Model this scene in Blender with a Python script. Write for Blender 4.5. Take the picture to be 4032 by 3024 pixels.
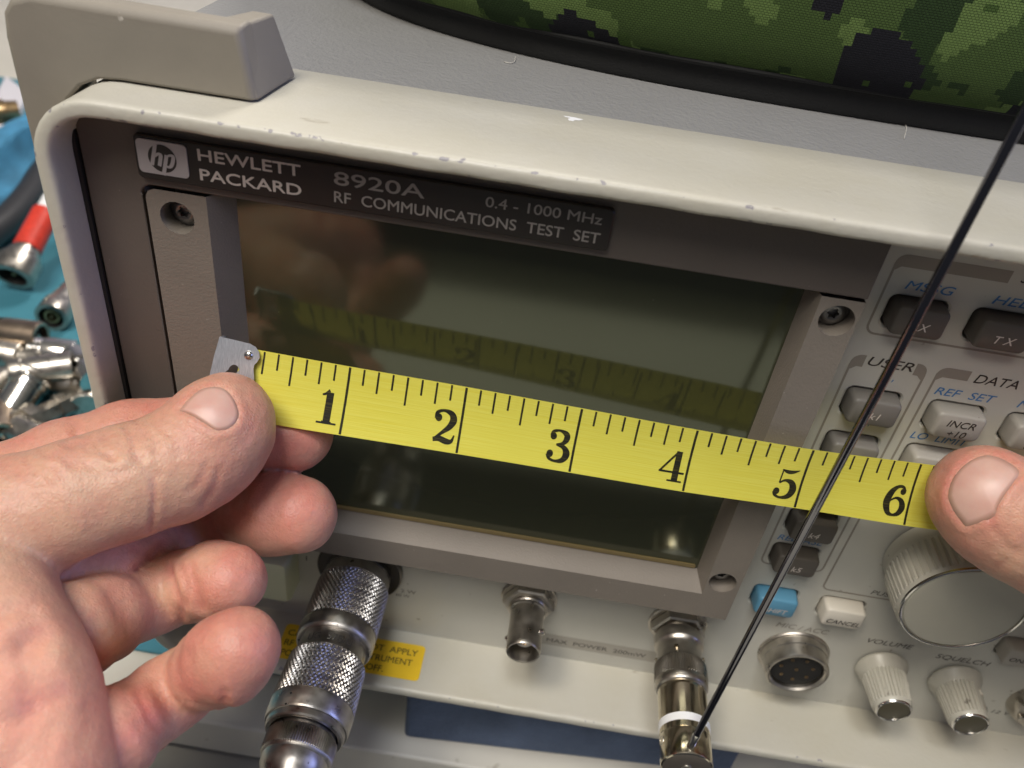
import bpy, bmesh, math, random
import numpy as np
from math import pi, sin, cos, radians
random.seed(7); rng = np.random.default_rng(7)
for o in list(bpy.data.objects): bpy.data.objects.remove(o)
scene = bpy.context.scene
COL = scene.collection
MM = 0.001

# ---------------------------------------------------------------- camera
CAM = np.array([0.0, -154.2787, 190.0998])            # mm; x right, y into the instrument, z up
CM = np.array([[0.98674119, 0.11077742, 0.11861782],   # image right / image down / forward
               [0.16126135, -0.58655809, -0.79369036],
               [-0.01834673, 0.80229544, -0.59664515]])
FPX = 3200.0
cam_data = bpy.data.cameras.new('camera'); cam = bpy.data.objects.new('camera', cam_data); COL.objects.link(cam)
cam_data.sensor_width = 36; cam_data.sensor_fit = 'HORIZONTAL'; cam_data.lens = FPX/4032*36
cam_data.clip_start = 0.005; cam_data.clip_end = 50
cam_data.dof.use_dof = True; cam_data.dof.focus_distance = 0.176; cam_data.dof.aperture_fstop = 18.0
from mathutils import Matrix, Vector
mw = Matrix.Identity(4)
for i in range(3):
    mw[i][0] = CM[0][i]; mw[i][1] = -CM[1][i]; mw[i][2] = -CM[2][i]; mw[i][3] = CAM[i]*MM
cam.matrix_world = mw
scene.camera = cam

# ---------------------------------------------------------------- world and lamps
world = bpy.data.worlds.new('World'); scene.world = world; world.use_nodes = True
wn = world.node_tree.nodes; wl = world.node_tree.links
wbg = wn['Background']
wtc = wn.new('ShaderNodeTexCoord'); wsep = wn.new('ShaderNodeSeparateXYZ'); wramp = wn.new('ShaderNodeValToRGB')
wmap = wn.new('ShaderNodeMapRange'); wmap.inputs['From Min'].default_value = -1; wmap.inputs['From Max'].default_value = 1
wl.new(wtc.outputs['Generated'], wsep.inputs[0]); wl.new(wsep.outputs['Z'], wmap.inputs['Value'])
wl.new(wmap.outputs[0], wramp.inputs[0]); wl.new(wramp.outputs[0], wbg.inputs['Color'])
e = wramp.color_ramp.elements
e[0].position = 0.0; e[0].color = (0.10, 0.10, 0.11, 1)
e[1].position = 1.0; e[1].color = (0.98, 0.96, 0.94, 1)
m_ = e.new(0.5); m_.color = (0.26, 0.28, 0.34, 1)
wbg.inputs['Strength'].default_value = 0.22
def area(name, loc, target, size, energy, color):
    d = bpy.data.lights.new(name, 'AREA'); d.shape = 'DISK'; d.size = size; d.energy = energy; d.color = color
    o = bpy.data.objects.new(name, d); COL.objects.link(o); o.location = loc
    o.rotation_euler = (Vector(target)-Vector(loc)).to_track_quat('-Z', 'Y').to_euler()
    return o
area('ceiling_lamp_warm', (-0.42, -0.40, 1.08), (0.03, 0.0, 0.06), 0.28, 5.0, (1.0, 0.90, 0.76))
area('ceiling_lamp_rear', (0.10, 0.84, 0.98), (0.05, 0.03, 0.10), 0.34, 12.5, (1.0, 0.94, 0.86))
area('ceiling_lamp_cool', (-0.06, -0.40, 1.15), (0.03, 0.0, 0.06), 0.24, 3.8, (0.88, 0.92, 1.0))
area('front_fill', (-0.26, -0.58, 1.12), (0.03, 0.0, 0.06), 0.60, 9.0, (1.0, 0.95, 0.88))  # soft fill added to brighten the instrument front, not a ceiling fixture
area('window_light', (1.5, -0.10, 0.60), (0.0, 0.0, 0.06), 0.9, 8.5, (0.34, 0.42, 1.0))
scene.view_settings.view_transform = 'Standard'; scene.view_settings.look = 'None'
scene.view_settings.exposure = 0.0; scene.view_settings.gamma = 1.0
scene.render.engine = 'CYCLES'

# ---------------------------------------------------------------- geometry helpers (mm, world axes)
def ray(px, py): return CM.T @ np.array([(px-2016)/FPX, (py-1512)/FPX, 1.0])
def atD(px, py, d): return CAM + ray(px, py)*d
def atY(px, py, Y):
    r = ray(px, py); return CAM + r*((Y-CAM[1])/r[1])
def atZ(px, py, Z):
    r = ray(px, py); return CAM + r*((Z-CAM[2])/r[2])
def project(P):
    q = (np.asarray(P)-CAM) @ CM.T
    return q[..., :2]/q[..., 2:3]*FPX+np.array([2016, 1512.]), q[..., 2]

ORG = {}
def org_of(o):
    while o is not None:
        if o.name in ORG: return ORG[o.name]
        o = o.parent
    return np.zeros(3)
def tag(o, label=None, cat=None, group=None, kind=None):
    if label: o['label'] = label
    if cat: o['category'] = cat
    if group: o['group'] = group
    if kind: o['kind'] = kind
    return o
def thing(name, loc, label, cat, group=None):
    o = bpy.data.objects.new(name, None); COL.objects.link(o); o.empty_display_size = 0.01
    o.location = np.array(loc)*MM; ORG[o.name] = np.array(loc, float)
    return tag(o, label, cat, group)
def mk(name, verts, faces, mat, parent=None, smooth=35, bevel=0, seg=2, uv=None, loc=None, recalc=True):
    v = np.asarray(verts, float)
    base = org_of(parent) if loc is None else np.array(loc, float)
    me = bpy.data.meshes.new(name)
    me.from_pydata(((v-base)*MM).tolist(), [], [tuple(int(i) for i in f) for f in faces])
    me.validate(); me.update()
    if recalc:
        bm = bmesh.new(); bm.from_mesh(me); bmesh.ops.recalc_face_normals(bm, faces=bm.faces); bm.to_mesh(me); bm.free()
    if uv is not None:
        l = me.uv_layers.new(name='UVMap'); uv = np.asarray(uv, float)
        idx = np.empty(len(me.loops), int); me.loops.foreach_get('vertex_index', idx)
        l.data.foreach_set('uv', uv[idx].ravel())
    if mat is not None: me.materials.append(mat)
    if smooth:
        me.polygons.foreach_set('use_smooth', [True]*len(me.polygons))
        if smooth < 180: me.set_sharp_from_angle(angle=radians(smooth))
    o = bpy.data.objects.new(name, me); COL.objects.link(o)
    if parent is not None: o.parent = parent
    elif loc is not None: o.location = base*MM; ORG[o.name] = base
    if bevel:
        b = o.modifiers.new('bevel', 'BEVEL'); b.width = bevel*MM; b.segments = seg; b.limit_method = 'ANGLE'; b.angle_limit = radians(30)
        b.harden_normals = False
    return o
def join(*parts):
    vs, fs, n = [], [], 0
    for v, f in parts:
        v = np.asarray(v, float); vs.append(v); fs += [tuple(i+n for i in q) for q in f]; n += len(v)
    return np.vstack(vs), fs
def box(x0, x1, y0, y1, z0, z1):
    v = [(x, y, z) for x in (x0, x1) for y in (y0, y1) for z in (z0, z1)]
    return np.array(v, float), [(0, 1, 3, 2), (4, 6, 7, 5), (0, 4, 5, 1), (2, 3, 7, 6), (0, 2, 6, 4), (1, 5, 7, 3)]
def frame_of(axis):
    a = np.array(axis, float); a /= np.linalg.norm(a)
    h = np.array([0, 0, 1.]) if abs(a[2]) < .9 else np.array([1., 0, 0])
    u = np.cross(h, a); u /= np.linalg.norm(u); w = np.cross(a, u)
    return a, u, w
def lathe(profile, origin, axis=(0, -1, 0), seg=48, rfun=None):
    """profile of (t, r) along axis; a point with r==0 becomes a pole"""
    a, u, w = frame_of(axis); origin = np.array(origin, float)
    V, rings = [], []
    for t, r in profile:
        if r == 0: rings.append([len(V)]); V.append(origin+a*t)
        else:
            ring = []
            for k in range(seg):
                th = 2*pi*k/seg; rr = r if rfun is None else rfun(th, t, r)
                ring.append(len(V)); V.append(origin+a*t+(u*cos(th)+w*sin(th))*rr)
            rings.append(ring)
    F = []
    for A, B in zip(rings[:-1], rings[1:]):
        for k in range(seg):
            k2 = (k+1) % seg
            if len(A) == 1 and len(B) == 1: continue
            if len(A) == 1: F.append((A[0], B[k], B[k2]))
            elif len(B) == 1: F.append((A[k2], A[k], B[0]))
            else: F.append((A[k], B[k], B[k2], A[k2]))
    return np.array(V), F
def tube(points, radius, seg=14, caps=True):
    P = np.array(points, float); n = len(P)
    R = np.full(n, radius, float) if np.isscalar(radius) else np.array(radius, float)
    V, F = [], []; prev = None
    for i in range(n):
        d = P[min(i+1, n-1)]-P[max(i-1, 0)]; d /= np.linalg.norm(d)
        if prev is None: a, u, w = frame_of(d)
        else:
            u = prev-d*np.dot(prev, d); u /= np.linalg.norm(u); w = np.cross(d, u)
        prev = u
        for k in range(seg):
            th = 2*pi*k/seg; V.append(P[i]+(u*cos(th)+w*sin(th))*R[i])
    for i in range(n-1):
        for k in range(seg):
            k2 = (k+1) % seg; F.append((i*seg+k, i*seg+k2, (i+1)*seg+k2, (i+1)*seg+k))
    if caps: F.append(tuple(range(seg-1, -1, -1))); F.append(tuple((n-1)*seg+k for k in range(seg)))
    return np.array(V), F
def catmull(P, n=8):
    P = np.array(P, float); out = []
    Q = np.vstack([2*P[0]-P[1], P, 2*P[-1]-P[-2]])
    for i in range(1, len(Q)-2):
        for k in range(n):
            t = k/n; a, b, c, d = Q[i-1], Q[i], Q[i+1], Q[i+2]
            out.append(.5*((2*b)+(-a+c)*t+(2*a-5*b+4*c-d)*t*t+(-a+3*b-3*c+d)*t**3))
    out.append(P[-1]); return np.array(out)
def rrect(x0, x1, z0, z1, r, n=5):
    out = []
    for cx, cz, a0 in ((x1-r, z1-r, 0), (x0+r, z1-r, 90), (x0+r, z0+r, 180), (x1-r, z0+r, 270)):
        for k in range(n+1):
            a = radians(a0+90*k/n); out.append((cx+r*cos(a), cz+r*sin(a)))
    return out                                             # counter-clockwise seen from the front (x right, z up)
def holed(outer, holes):
    """triangulated flat sheet (2-D points) with holes"""
    bm = bmesh.new(); ed = []
    for loop in [outer]+list(holes):
        vs = [bm.verts.new((p[0], p[1], 0)) for p in loop]
        for i in range(len(vs)): ed.append(bm.edges.new((vs[i], vs[(i+1) % len(vs)])))
    bmesh.ops.triangle_fill(bm, use_beauty=True, use_dissolve=False, edges=ed, normal=(0, 0, 1))
    bm.verts.index_update(); v = np.array([q.co[:] for q in bm.verts]); f = [tuple(x.index for x in q.verts) for q in bm.faces]
    bm.free(); return v[:, :2], f
def xz(pts, Y): return np.array([(p[0], Y, p[1]) for p in pts])
def loopwall(A, B):
    n = len(A); return np.vstack([A, B]), [(i, (i+1) % n, n+(i+1) % n, n+i) for i in range(n)]
def slab(loop2, y0, y1):
    """closed prism of a 2-D loop in the x-z plane between y0 (front) and y1"""
    n = len(loop2); a, b = xz(loop2, y0), xz(loop2, y1)
    v, f = loopwall(a, b); f += [tuple(range(n)), tuple(range(2*n-1, n-1, -1))]
    return v, f
def ringloft(loops):
    """quads between equal-length 3-D loops, first and last closed"""
    n = len(loops[0]); V = np.vstack(loops); F = []
    for i in range(len(loops)-1):
        for k in range(n):
            k2 = (k+1) % n; F.append((i*n+k, i*n+k2, (i+1)*n+k2, (i+1)*n+k))
    F.append(tuple(range(n-1, -1, -1))); m = (len(loops)-1)*n; F.append(tuple(m+k for k in range(n)))
    return V, F
def text_mesh(body, cap, width=None, xs=1.0, shear=0.0, bold=0.0, space=1.0):
    cu = bpy.data.curves.new('t', 'FONT'); cu.body = body; cu.size = 1.0; cu.shear = shear; cu.offset = bold
    cu.space_character = space; cu.resolution_u = 4
    ob = bpy.data.objects.new('t', cu)
    me = bpy.data.meshes.new_from_object(ob)
    v = np.array([q.co[:] for q in me.vertices]); f = [tuple(p.vertices) for p in me.polygons]
    bpy.data.objects.remove(ob); bpy.data.meshes.remove(me); bpy.data.curves.remove(cu)
    if len(v) == 0: return np.zeros((0, 2)), []
    s = cap/CAPH; v = v[:, :2].copy(); v[:, 0] -= v[:, 0].min()
    v *= s; v[:, 0] *= xs
    if width: v[:, 0] *= width/v[:, 0].max()
    return v, f
CAPH = 1.0
_v, _f = text_mesh('H', 1.0); CAPH = _v[:, 1].max()
def text(name, body, cap, o, mat, parent, eu=(1, 0, 0), ev=(0, 0, 1), align='L', bold=0.0, **kw):
    v, f = text_mesh(body, cap, **kw)
    eu = np.array(eu, float); ev = np.array(ev, float); o = np.array(o, float)
    if align == 'C': v[:, 0] -= v[:, 0].max()/2
    if align == 'R': v[:, 0] -= v[:, 0].max()
    nrm = np.cross(eu, ev); parts = [(o+v[:, :1]*eu+v[:, 1:2]*ev, f)]
    if bold:                                   # heavier strokes: slightly shifted layers, each a hair above the last
        for i, (dx, dz) in enumerate(((1, 0), (-1, 0), (0, 1), (0, -1))):
            q = bold*cap*1.25; parts.append((parts[0][0]+eu*dx*q+ev*dz*q+nrm*.006*(i+1), f))
    return mk(name, *join(*parts), mat, parent, smooth=0)
def stroke(pts, n=6):
    """flat variable-width stroke: points (x, y, half width) -> 2-D mesh"""
    P = catmull(pts, n) if len(pts) > 2 else np.array([np.array(pts[0])*(1-t)+np.array(pts[1])*t for t in np.linspace(0, 1, 4)])
    V, F = [], []
    for i in range(len(P)):
        d = P[min(i+1, len(P)-1), :2]-P[max(i-1, 0), :2]; d /= (np.linalg.norm(d)+1e-9)
        nn = np.array([-d[1], d[0]]); V += [P[i, :2]+nn*P[i, 2], P[i, :2]-nn*P[i, 2]]
    for i in range(len(P)-1): F.append((2*i, 2*i+1, 2*i+3, 2*i+2))
    return np.array(V), F
def disc2(x, y, r, n=16):
    return np.array([(x+r*cos(2*pi*k/n), y+r*sin(2*pi*k/n)) for k in range(n)]), [tuple(range(n))]
def rect2(x0, x1, y0, y1): return np.array([(x0, y0), (x1, y0), (x1, y1), (x0, y1)], float), [(0, 1, 2, 3)]

# ---------------------------------------------------------------- materials
def mat_new(name):
    m = bpy.data.materials.new(name); m.use_nodes = True
    return m, m.node_tree.nodes, m.node_tree.links, m.node_tree.nodes['Principled BSDF']
def plain(name, color, rough=0.5, metal=0.0, spec=0.5, var=0.0, vscale=60, bump=0.0, bscale=2500, detail=3, dirt=None, dirt_scale=900, dirt_amt=0.3,
          coat=0.0, rvar=0.0, bdist=0.0002):
    m, N, L, p = mat_new(name)
    p.inputs['Base Color'].default_value = (*color, 1); p.inputs['Roughness'].default_value = rough
    p.inputs['Metallic'].default_value = metal; p.inputs['Specular IOR Level'].default_value = spec
    if coat: p.inputs['Coat Weight'].default_value = coat; p.inputs['Coat Roughness'].default_value = .15
    tc = N.new('ShaderNodeTexCoord'); col = None
    if var:
        n = N.new('ShaderNodeTexNoise'); n.inputs['Scale'].default_value = vscale; n.inputs['Detail'].default_value = 6
        L.new(tc.outputs['Object'], n.inputs['Vector'])
        mx = N.new('ShaderNodeMix'); mx.data_type = 'RGBA'; mx.blend_type = 'MULTIPLY'; mx.inputs[0].default_value = 1
        r = N.new('ShaderNodeMapRange'); r.inputs['From Min'].default_value = .3; r.inputs['From Max'].default_value = .7
        r.inputs['To Min'].default_value = 1-var; r.inputs['To Max'].default_value = 1+var*.4
        L.new(n.outputs['Fac'], r.inputs['Value']); cc = N.new('ShaderNodeCombineColor')
        for i in range(3): L.new(r.outputs[0], cc.inputs[i])
        mx.inputs[6].default_value = (*color, 1); L.new(cc.outputs[0], mx.inputs[7]); col = mx.outputs[2]
        if rvar:
            r2 = N.new('ShaderNodeMapRange'); r2.inputs['From Min'].default_value = .3; r2.inputs['From Max'].default_value = .7
            r2.inputs['To Min'].default_value = rough-rvar; r2.inputs['To Max'].default_value = rough+rvar
            L.new(n.outputs['Fac'], r2.inputs['Value']); L.new(r2.outputs[0], p.inputs['Roughness'])
    if dirt:
        n2 = N.new('ShaderNodeTexNoise'); n2.inputs['Scale'].default_value = dirt_scale; n2.inputs['Detail'].default_value = 2
        L.new(tc.outputs['Object'], n2.inputs['Vector'])
        r = N.new('ShaderNodeMapRange'); r.inputs['From Min'].default_value = 1-dirt_amt; r.inputs['From Max'].default_value = 1-dirt_amt+.05
        L.new(n2.outputs['Fac'], r.inputs['Value'])
        mx2 = N.new('ShaderNodeMix'); mx2.data_type = 'RGBA'; L.new(r.outputs[0], mx2.inputs[0])
        if col is None: mx2.inputs[6].default_value = (*color, 1)
        else: L.new(col, mx2.inputs[6])
        mx2.inputs[7].default_value = (*dirt, 1); col = mx2.outputs[2]
    if col is not None: L.new(col, p.inputs['Base Color'])
    if bump:
        nb = N.new('ShaderNodeTexNoise'); nb.inputs['Scale'].default_value = bscale; nb.inputs['Detail'].default_value = detail
        L.new(tc.outputs['Object'], nb.inputs['Vector'])
        b = N.new('ShaderNodeBump'); b.inputs['Strength'].default_value = bump; b.inputs['Distance'].default_value = bdist
        L.new(nb.outputs['Fac'], b.inputs['Height']); L.new(b.outputs['Normal'], p.inputs['Normal'])
    return m

M = {}
M['panel'] = plain('panel_paint', (.53, .515, .455), .5, var=.05, vscale=25, bump=.12, bscale=3500, dirt=(.30, .27, .22), dirt_scale=350, dirt_amt=.265)
M['topcover'] = plain('top_cover_vinyl', (.235, .232, .225), .5, var=.05, bump=.7, bscale=900, detail=2, bdist=.0005)
M['rubber'] = plain('bumper_rubber', (.235, .210, .170), .62, var=.10, vscale=70, bump=.15, bscale=1500, dirt=(.5, .46, .4), dirt_scale=420, dirt_amt=.24)
M['bezel'] = plain('bezel_plastic', (.105, .086, .072), .58, var=.07, bump=.28, bscale=1800, detail=2, bdist=.00025, dirt=(.3, .27, .23), dirt_scale=700, dirt_amt=.23)
M['bezelin'] = plain('bezel_inner_plastic', (.190, .164, .136), .55, var=.07, bump=.30, bscale=2200, detail=2, bdist=.0003, dirt=(.38, .35, .31), dirt_scale=800, dirt_amt=.25)
M['dark'] = plain('dark_recess', (.012, .011, .010), .7)
M['plate'] = plain('nameplate_film', (.022, .017, .014), .32, var=.06)
M['print_light'] = plain('print_light', (.60, .54, .49), .5)
M['print_grey'] = plain('print_grey', (.30, .275, .25), .5)
M['logo_metal'] = plain('logo_silver', (.46, .43, .43), .38, metal=.25)
M['print_dark'] = plain('print_dark', (.035, .028, .024), .5)
M['print_blue'] = plain('print_blue', (.06, .19, .42), .5)
M['print_taupe'] = plain('print_taupe', (.275, .245, .205), .5)
M['print_faint'] = plain('print_faint', (.10, .09, .08), .5)
M['key_dark'] = plain('key_dark_plastic', (.095, .082, .068), .5, var=.05, bump=.15, bscale=2500)
M['key_mid'] = plain('key_grey_plastic', (.17, .158, .138), .5, var=.05, bump=.15, bscale=2500)
M['key_light'] = plain('key_light_plastic', (.37, .345, .30), .5, var=.05, bump=.15, bscale=2500, dirt=(.2, .18, .15), dirt_scale=700, dirt_amt=.25)
M['key_blue'] = plain('key_blue_plastic', (.10, .28, .42), .45, var=.05, bump=.15, bscale=2500)
M['key_white'] = plain('key_white_plastic', (.66, .61, .52), .45, var=.05, bump=.15, bscale=2500)
M['key_green'] = plain('power_button_plastic', (.66, .68, .50), .45, var=.05)
M['knob'] = plain('knob_plastic', (.47, .45, .385), .36, var=.06, dirt=(.2, .18, .15), dirt_scale=300, dirt_amt=.27)
M['knobcap'] = plain('knob_cap', (.44, .42, .35), .38, metal=.2, var=.06)
M['knobcap_small'] = plain('knob_end_cap', (.13, .115, .075), .35, metal=.45)
M['chrome'] = plain('chrome', (.72, .69, .64), .17, metal=1.0, var=.12, vscale=200, bump=.05, bscale=600)
M['nickel'] = plain('nickel_plate', (.54, .50, .44), .33, metal=1.0, var=.25, vscale=250, rvar=.08)
M['nickel_warm'] = plain('nickel_warm', (.62, .55, .42), .17, metal=1.0, var=.12, vscale=250)
M['steel_worn'] = plain('worn_steel', (.47, .44, .40), .36, metal=1.0, var=.3, vscale=350, rvar=.1, dirt=(.15, .13, .11), dirt_scale=420, dirt_amt=.30)
M['steel_knurl'] = plain('knurled_steel', (.40, .375, .345), .34, metal=1.0, var=.2, vscale=120, rvar=.06)
M['screw'] = plain('screw_black', (.20, .19, .18), .33, metal=.85)
M['white_plastic'] = plain('white_ring_plastic', (.80, .80, .80), .4)
M['whip'] = plain('whip_black_chrome', (.20, .19, .20), .07, metal=1.0)
M['sticker'] = plain('yellow_sticker', (.80, .52, .02), .45, var=.08, vscale=150)
M['stickerprint'] = plain('sticker_print', (.06, .035, .008), .5)
M['teal'] = plain('teal_mat', (.045, .20, .26), .65, var=.12, vscale=20, bump=.15, bscale=900)
M['bench'] = plain('bench_laminate', (.62, .59, .51), .5, var=.08, vscale=15, dirt=(.4, .37, .3), dirt_scale=120, dirt_amt=.3)
M['tray'] = plain('tray_grey', (.33, .32, .27), .55, var=.08, vscale=15)
M['foam'] = plain('blue_foam', (.095, .130, .205), .95, var=.35, vscale=45, bump=.9, bscale=700, bdist=.0008)
M['brass'] = plain('brass_dull', (.55, .38, .20), .3, metal=1.0, var=.3, vscale=250)
M['tarnished'] = plain('tarnished_metal', (.42, .33, .25), .32, metal=1.0, var=.4, vscale=120)
M['ptfe'] = plain('ptfe', (.5, .48, .44), .5)
M['red'] = plain('red_sleeve', (.62, .045, .025), .4, var=.2, vscale=300)
M['blackcable'] = plain('black_cable', (.022, .022, .024), .5)
M['bluecloth'] = plain('blue_cloth', (.05, .22, .38), .8, var=.35, vscale=60, bump=.4, bscale=500)
M['whitebox'] = plain('white_plastic_sheet', (.66, .64, .68), .5)
M['bagblack'] = plain('black_webbing', (.0045, .0045, .004), .8, bump=.6, bscale=2200)
M['lint'] = plain('lint_thread', (.45, .43, .38), .8)
M['case'] = plain('case_side', (.40, .385, .35), .55, bump=.3, bscale=1100)

# painted frame: cream enamel, edge chips follow a per-vertex edge attribute (wear with its own noise shape)
def frame_material():
    m, N, L, p = mat_new('frame_enamel')
    p.inputs['Roughness'].default_value = .42
    tc = N.new('ShaderNodeTexCoord'); at = N.new('ShaderNodeAttribute'); at.attribute_name = 'edge'
    n = N.new('ShaderNodeTexNoise'); n.inputs['Scale'].default_value = 420; n.inputs['Detail'].default_value = 5
    L.new(tc.outputs['Object'], n.inputs['Vector'])
    n2 = N.new('ShaderNodeTexNoise'); n2.inputs['Scale'].default_value = 28; n2.inputs['Detail'].default_value = 3
    L.new(tc.outputs['Object'], n2.inputs['Vector'])
    s = N.new('ShaderNodeMath'); s.operation = 'MULTIPLY_ADD'; s.inputs[1].default_value = .32; L.new(at.outputs['Fac'], s.inputs[0]); L.new(n.outputs['Fac'], s.inputs[2])
    s2 = N.new('ShaderNodeMath'); s2.operation = 'MULTIPLY_ADD'; s2.inputs[1].default_value = .35; L.new(n2.outputs['Fac'], s2.inputs[0]); L.new(s.outputs[0], s2.inputs[2])
    r = N.new('ShaderNodeMapRange'); r.inputs['From Min'].default_value = 1.135; r.inputs['From Max'].default_value = 1.145
    L.new(s2.outputs[0], r.inputs['Value'])
    mx = N.new('ShaderNodeMix'); mx.data_type = 'RGBA'; L.new(r.outputs[0], mx.inputs[0])
    # body colour with scuffs
    n3 = N.new('ShaderNodeTexNoise'); n3.inputs['Scale'].default_value = 260; n3.inputs['Detail'].default_value = 5
    mp = N.new('ShaderNodeMapping'); mp.inputs['Scale'].default_value = (.35, 1, 1); L.new(tc.outputs['Object'], mp.inputs[0]); L.new(mp.outputs[0], n3.inputs['Vector'])
    r3 = N.new('ShaderNodeMapRange'); r3.inputs['From Min'].default_value = .70; r3.inputs['From Max'].default_value = .74; L.new(n3.outputs['Fac'], r3.inputs['Value'])
    mc = N.new('ShaderNodeMix'); mc.data_type = 'RGBA'; L.new(r3.outputs[0], mc.inputs[0])
    mc.inputs[6].default_value = (.50, .480, .415, 1); mc.inputs[7].default_value = (.38, .35, .29, 1)
    n4 = N.new('ShaderNodeTexNoise'); n4.inputs['Scale'].default_value = 22; n4.inputs['Detail'].default_value = 6; n4.inputs['Roughness'].default_value = .7; L.new(tc.outputs['Object'], n4.inputs['Vector'])
    r4 = N.new('ShaderNodeMapRange'); r4.inputs['From Min'].default_value = .35; r4.inputs['From Max'].default_value = .68; L.new(n4.outputs['Fac'], r4.inputs['Value'])
    my = N.new('ShaderNodeMix'); my.data_type = 'RGBA'; my.blend_type = 'MULTIPLY'; L.new(r4.outputs[0], my.inputs[0]); L.new(mc.outputs[2], my.inputs[6]); my.inputs[7].default_value = (.94, .925, .87, 1)
    L.new(my.outputs[2], mx.inputs[6]); mx.inputs[7].default_value = (.25, .235, .24, 1)
    L.new(mx.outputs[2], p.inputs['Base Color'])
    nb = N.new('ShaderNodeTexNoise'); nb.inputs['Scale'].default_value = 700; nb.inputs['Detail'].default_value = 3
    L.new(tc.outputs['Object'], nb.inputs['Vector'])
    sub = N.new('ShaderNodeMath'); sub.operation = 'MULTIPLY_ADD'; sub.inputs[1].default_value = -1.2; L.new(r.outputs[0], sub.inputs[0]); L.new(nb.outputs['Fac'], sub.inputs[2])
    b = N.new('ShaderNodeBump'); b.inputs['Strength'].default_value = .35; b.inputs['Distance'].default_value = .0003
    L.new(sub.outputs[0], b.inputs['Height']); L.new(b.outputs['Normal'], p.inputs['Normal'])
    return m
M['frame'] = frame_material()

def glass_material():
    m, N, L, p = mat_new('crt_filter_glass')
    p.inputs['Base Color'].default_value = (.034, .036, .020, 1); p.inputs['Roughness'].default_value = .10
    p.inputs['Specular IOR Level'].default_value = .95; p.inputs['Specular Tint'].default_value = (.95, 1, .80, 1)
    tc = N.new('ShaderNodeTexCoord'); n = N.new('ShaderNodeTexNoise'); n.inputs['Scale'].default_value = 1500; n.inputs['Detail'].default_value = 1
    L.new(tc.outputs['Object'], n.inputs['Vector'])
    r = N.new('ShaderNodeMapRange'); r.inputs['From Min'].default_value = .80; r.inputs['From Max'].default_value = .82; L.new(n.outputs['Fac'], r.inputs['Value'])
    mx = N.new('ShaderNodeMix'); mx.data_type = 'RGBA'; L.new(r.outputs[0], mx.inputs[0])
    mx.inputs[6].default_value = (.034, .036, .020, 1); mx.inputs[7].default_value = (.09, .09, .07, 1); L.new(mx.outputs[2], p.inputs['Base Color'])
    return m
M['glass'] = glass_material()
M['glassedge'] = plain('glass_edge', (.20, .15, .065), .35)

def tape_material():
    m, N, L, p = mat_new('tape_enamel')
    p.inputs['Roughness'].default_value = .38; p.inputs['Coat Weight'].default_value = .15
    uv = N.new('ShaderNodeUVMap'); uv.uv_map = 'UVMap'
    mp = N.new('ShaderNodeMapping'); mp.inputs['Scale'].default_value = (1.2, 60, 1); L.new(uv.outputs[0], mp.inputs[0])
    n = N.new('ShaderNodeTexNoise'); n.inputs['Scale'].default_value = 1.0; n.inputs['Detail'].default_value = 4; L.new(mp.outputs[0], n.inputs['Vector'])
    mx = N.new('ShaderNodeValToRGB'); L.new(n.outputs['Fac'], mx.inputs[0])
    mx.color_ramp.elements[0].position = .25; mx.color_ramp.elements[0].color = (.84, .745, .075, 1)
    mx.color_ramp.elements[1].position = .75; mx.color_ramp.elements[1].color = (.92, .87, .16, 1)
    L.new(mx.outputs[0], p.inputs['Base Color'])
    b = N.new('ShaderNodeBump'); b.inputs['Strength'].default_value = .35; b.inputs['Distance'].default_value = .00015
    L.new(n.outputs['Fac'], b.inputs['Height']); L.new(b.outputs['Normal'], p.inputs['Normal'])
    tr = N.new('ShaderNodeBsdfTranslucent'); L.new(mx.outputs[0], tr.inputs['Color'])      # thin coated cloth lets some light through
    ms = N.new('ShaderNodeMixShader'); ms.inputs[0].default_value = .28; L.new(p.outputs[0], ms.inputs[1]); L.new(tr.outputs[0], ms.inputs[2])
    L.new(ms.outputs[0], N['Material Output'].inputs['Surface'])
    return m
M['tape'] = tape_material()
def ink_material():
    m, N, L, p = mat_new('tape_ink')
    p.inputs['Roughness'].default_value = .45
    uv = N.new('ShaderNodeUVMap'); uv.uv_map = 'UVMap'
    mp = N.new('ShaderNodeMapping'); mp.inputs['Scale'].default_value = (3, 75, 1); L.new(uv.outputs[0], mp.inputs[0])
    n = N.new('ShaderNodeTexNoise'); n.inputs['Scale'].default_value = 1.0; n.inputs['Detail'].default_value = 4; L.new(mp.outputs[0], n.inputs['Vector'])
    r = N.new('ShaderNodeValToRGB'); L.new(n.outputs['Fac'], r.inputs[0])
    r.color_ramp.elements[0].position = .50; r.color_ramp.elements[0].color = (.010, .010, .006, 1)
    r.color_ramp.elements[1].position = .80; r.color_ramp.elements[1].color = (.12, .10, .015, 1)
    L.new(r.outputs[0], p.inputs['Base Color']); return m
M['ink'] = ink_material()
def brushed_material():
    m, N, L, p = mat_new('hook_steel')
    p.inputs['Metallic'].default_value = .75; p.inputs['Roughness'].default_value = .36
    tc = N.new('ShaderNodeTexCoord'); mp = N.new('ShaderNodeMapping'); mp.inputs['Scale'].default_value = (6000, 400, 700); L.new(tc.outputs['Object'], mp.inputs[0])
    n = N.new('ShaderNodeTexNoise'); n.inputs['Scale'].default_value = 1.0; n.inputs['Detail'].default_value = 4; L.new(mp.outputs[0], n.inputs['Vector'])
    r = N.new('ShaderNodeValToRGB'); L.new(n.outputs['Fac'], r.inputs[0])
    r.color_ramp.elements[0].position = .3; r.color_ramp.elements[0].color = (.44, .46, .50, 1)
    r.color_ramp.elements[1].position = .65; r.color_ramp.elements[1].color = (.62, .64, .68, 1)
    L.new(r.outputs[0], p.inputs['Base Color']); return m
M['hook'] = brushed_material()

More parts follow.
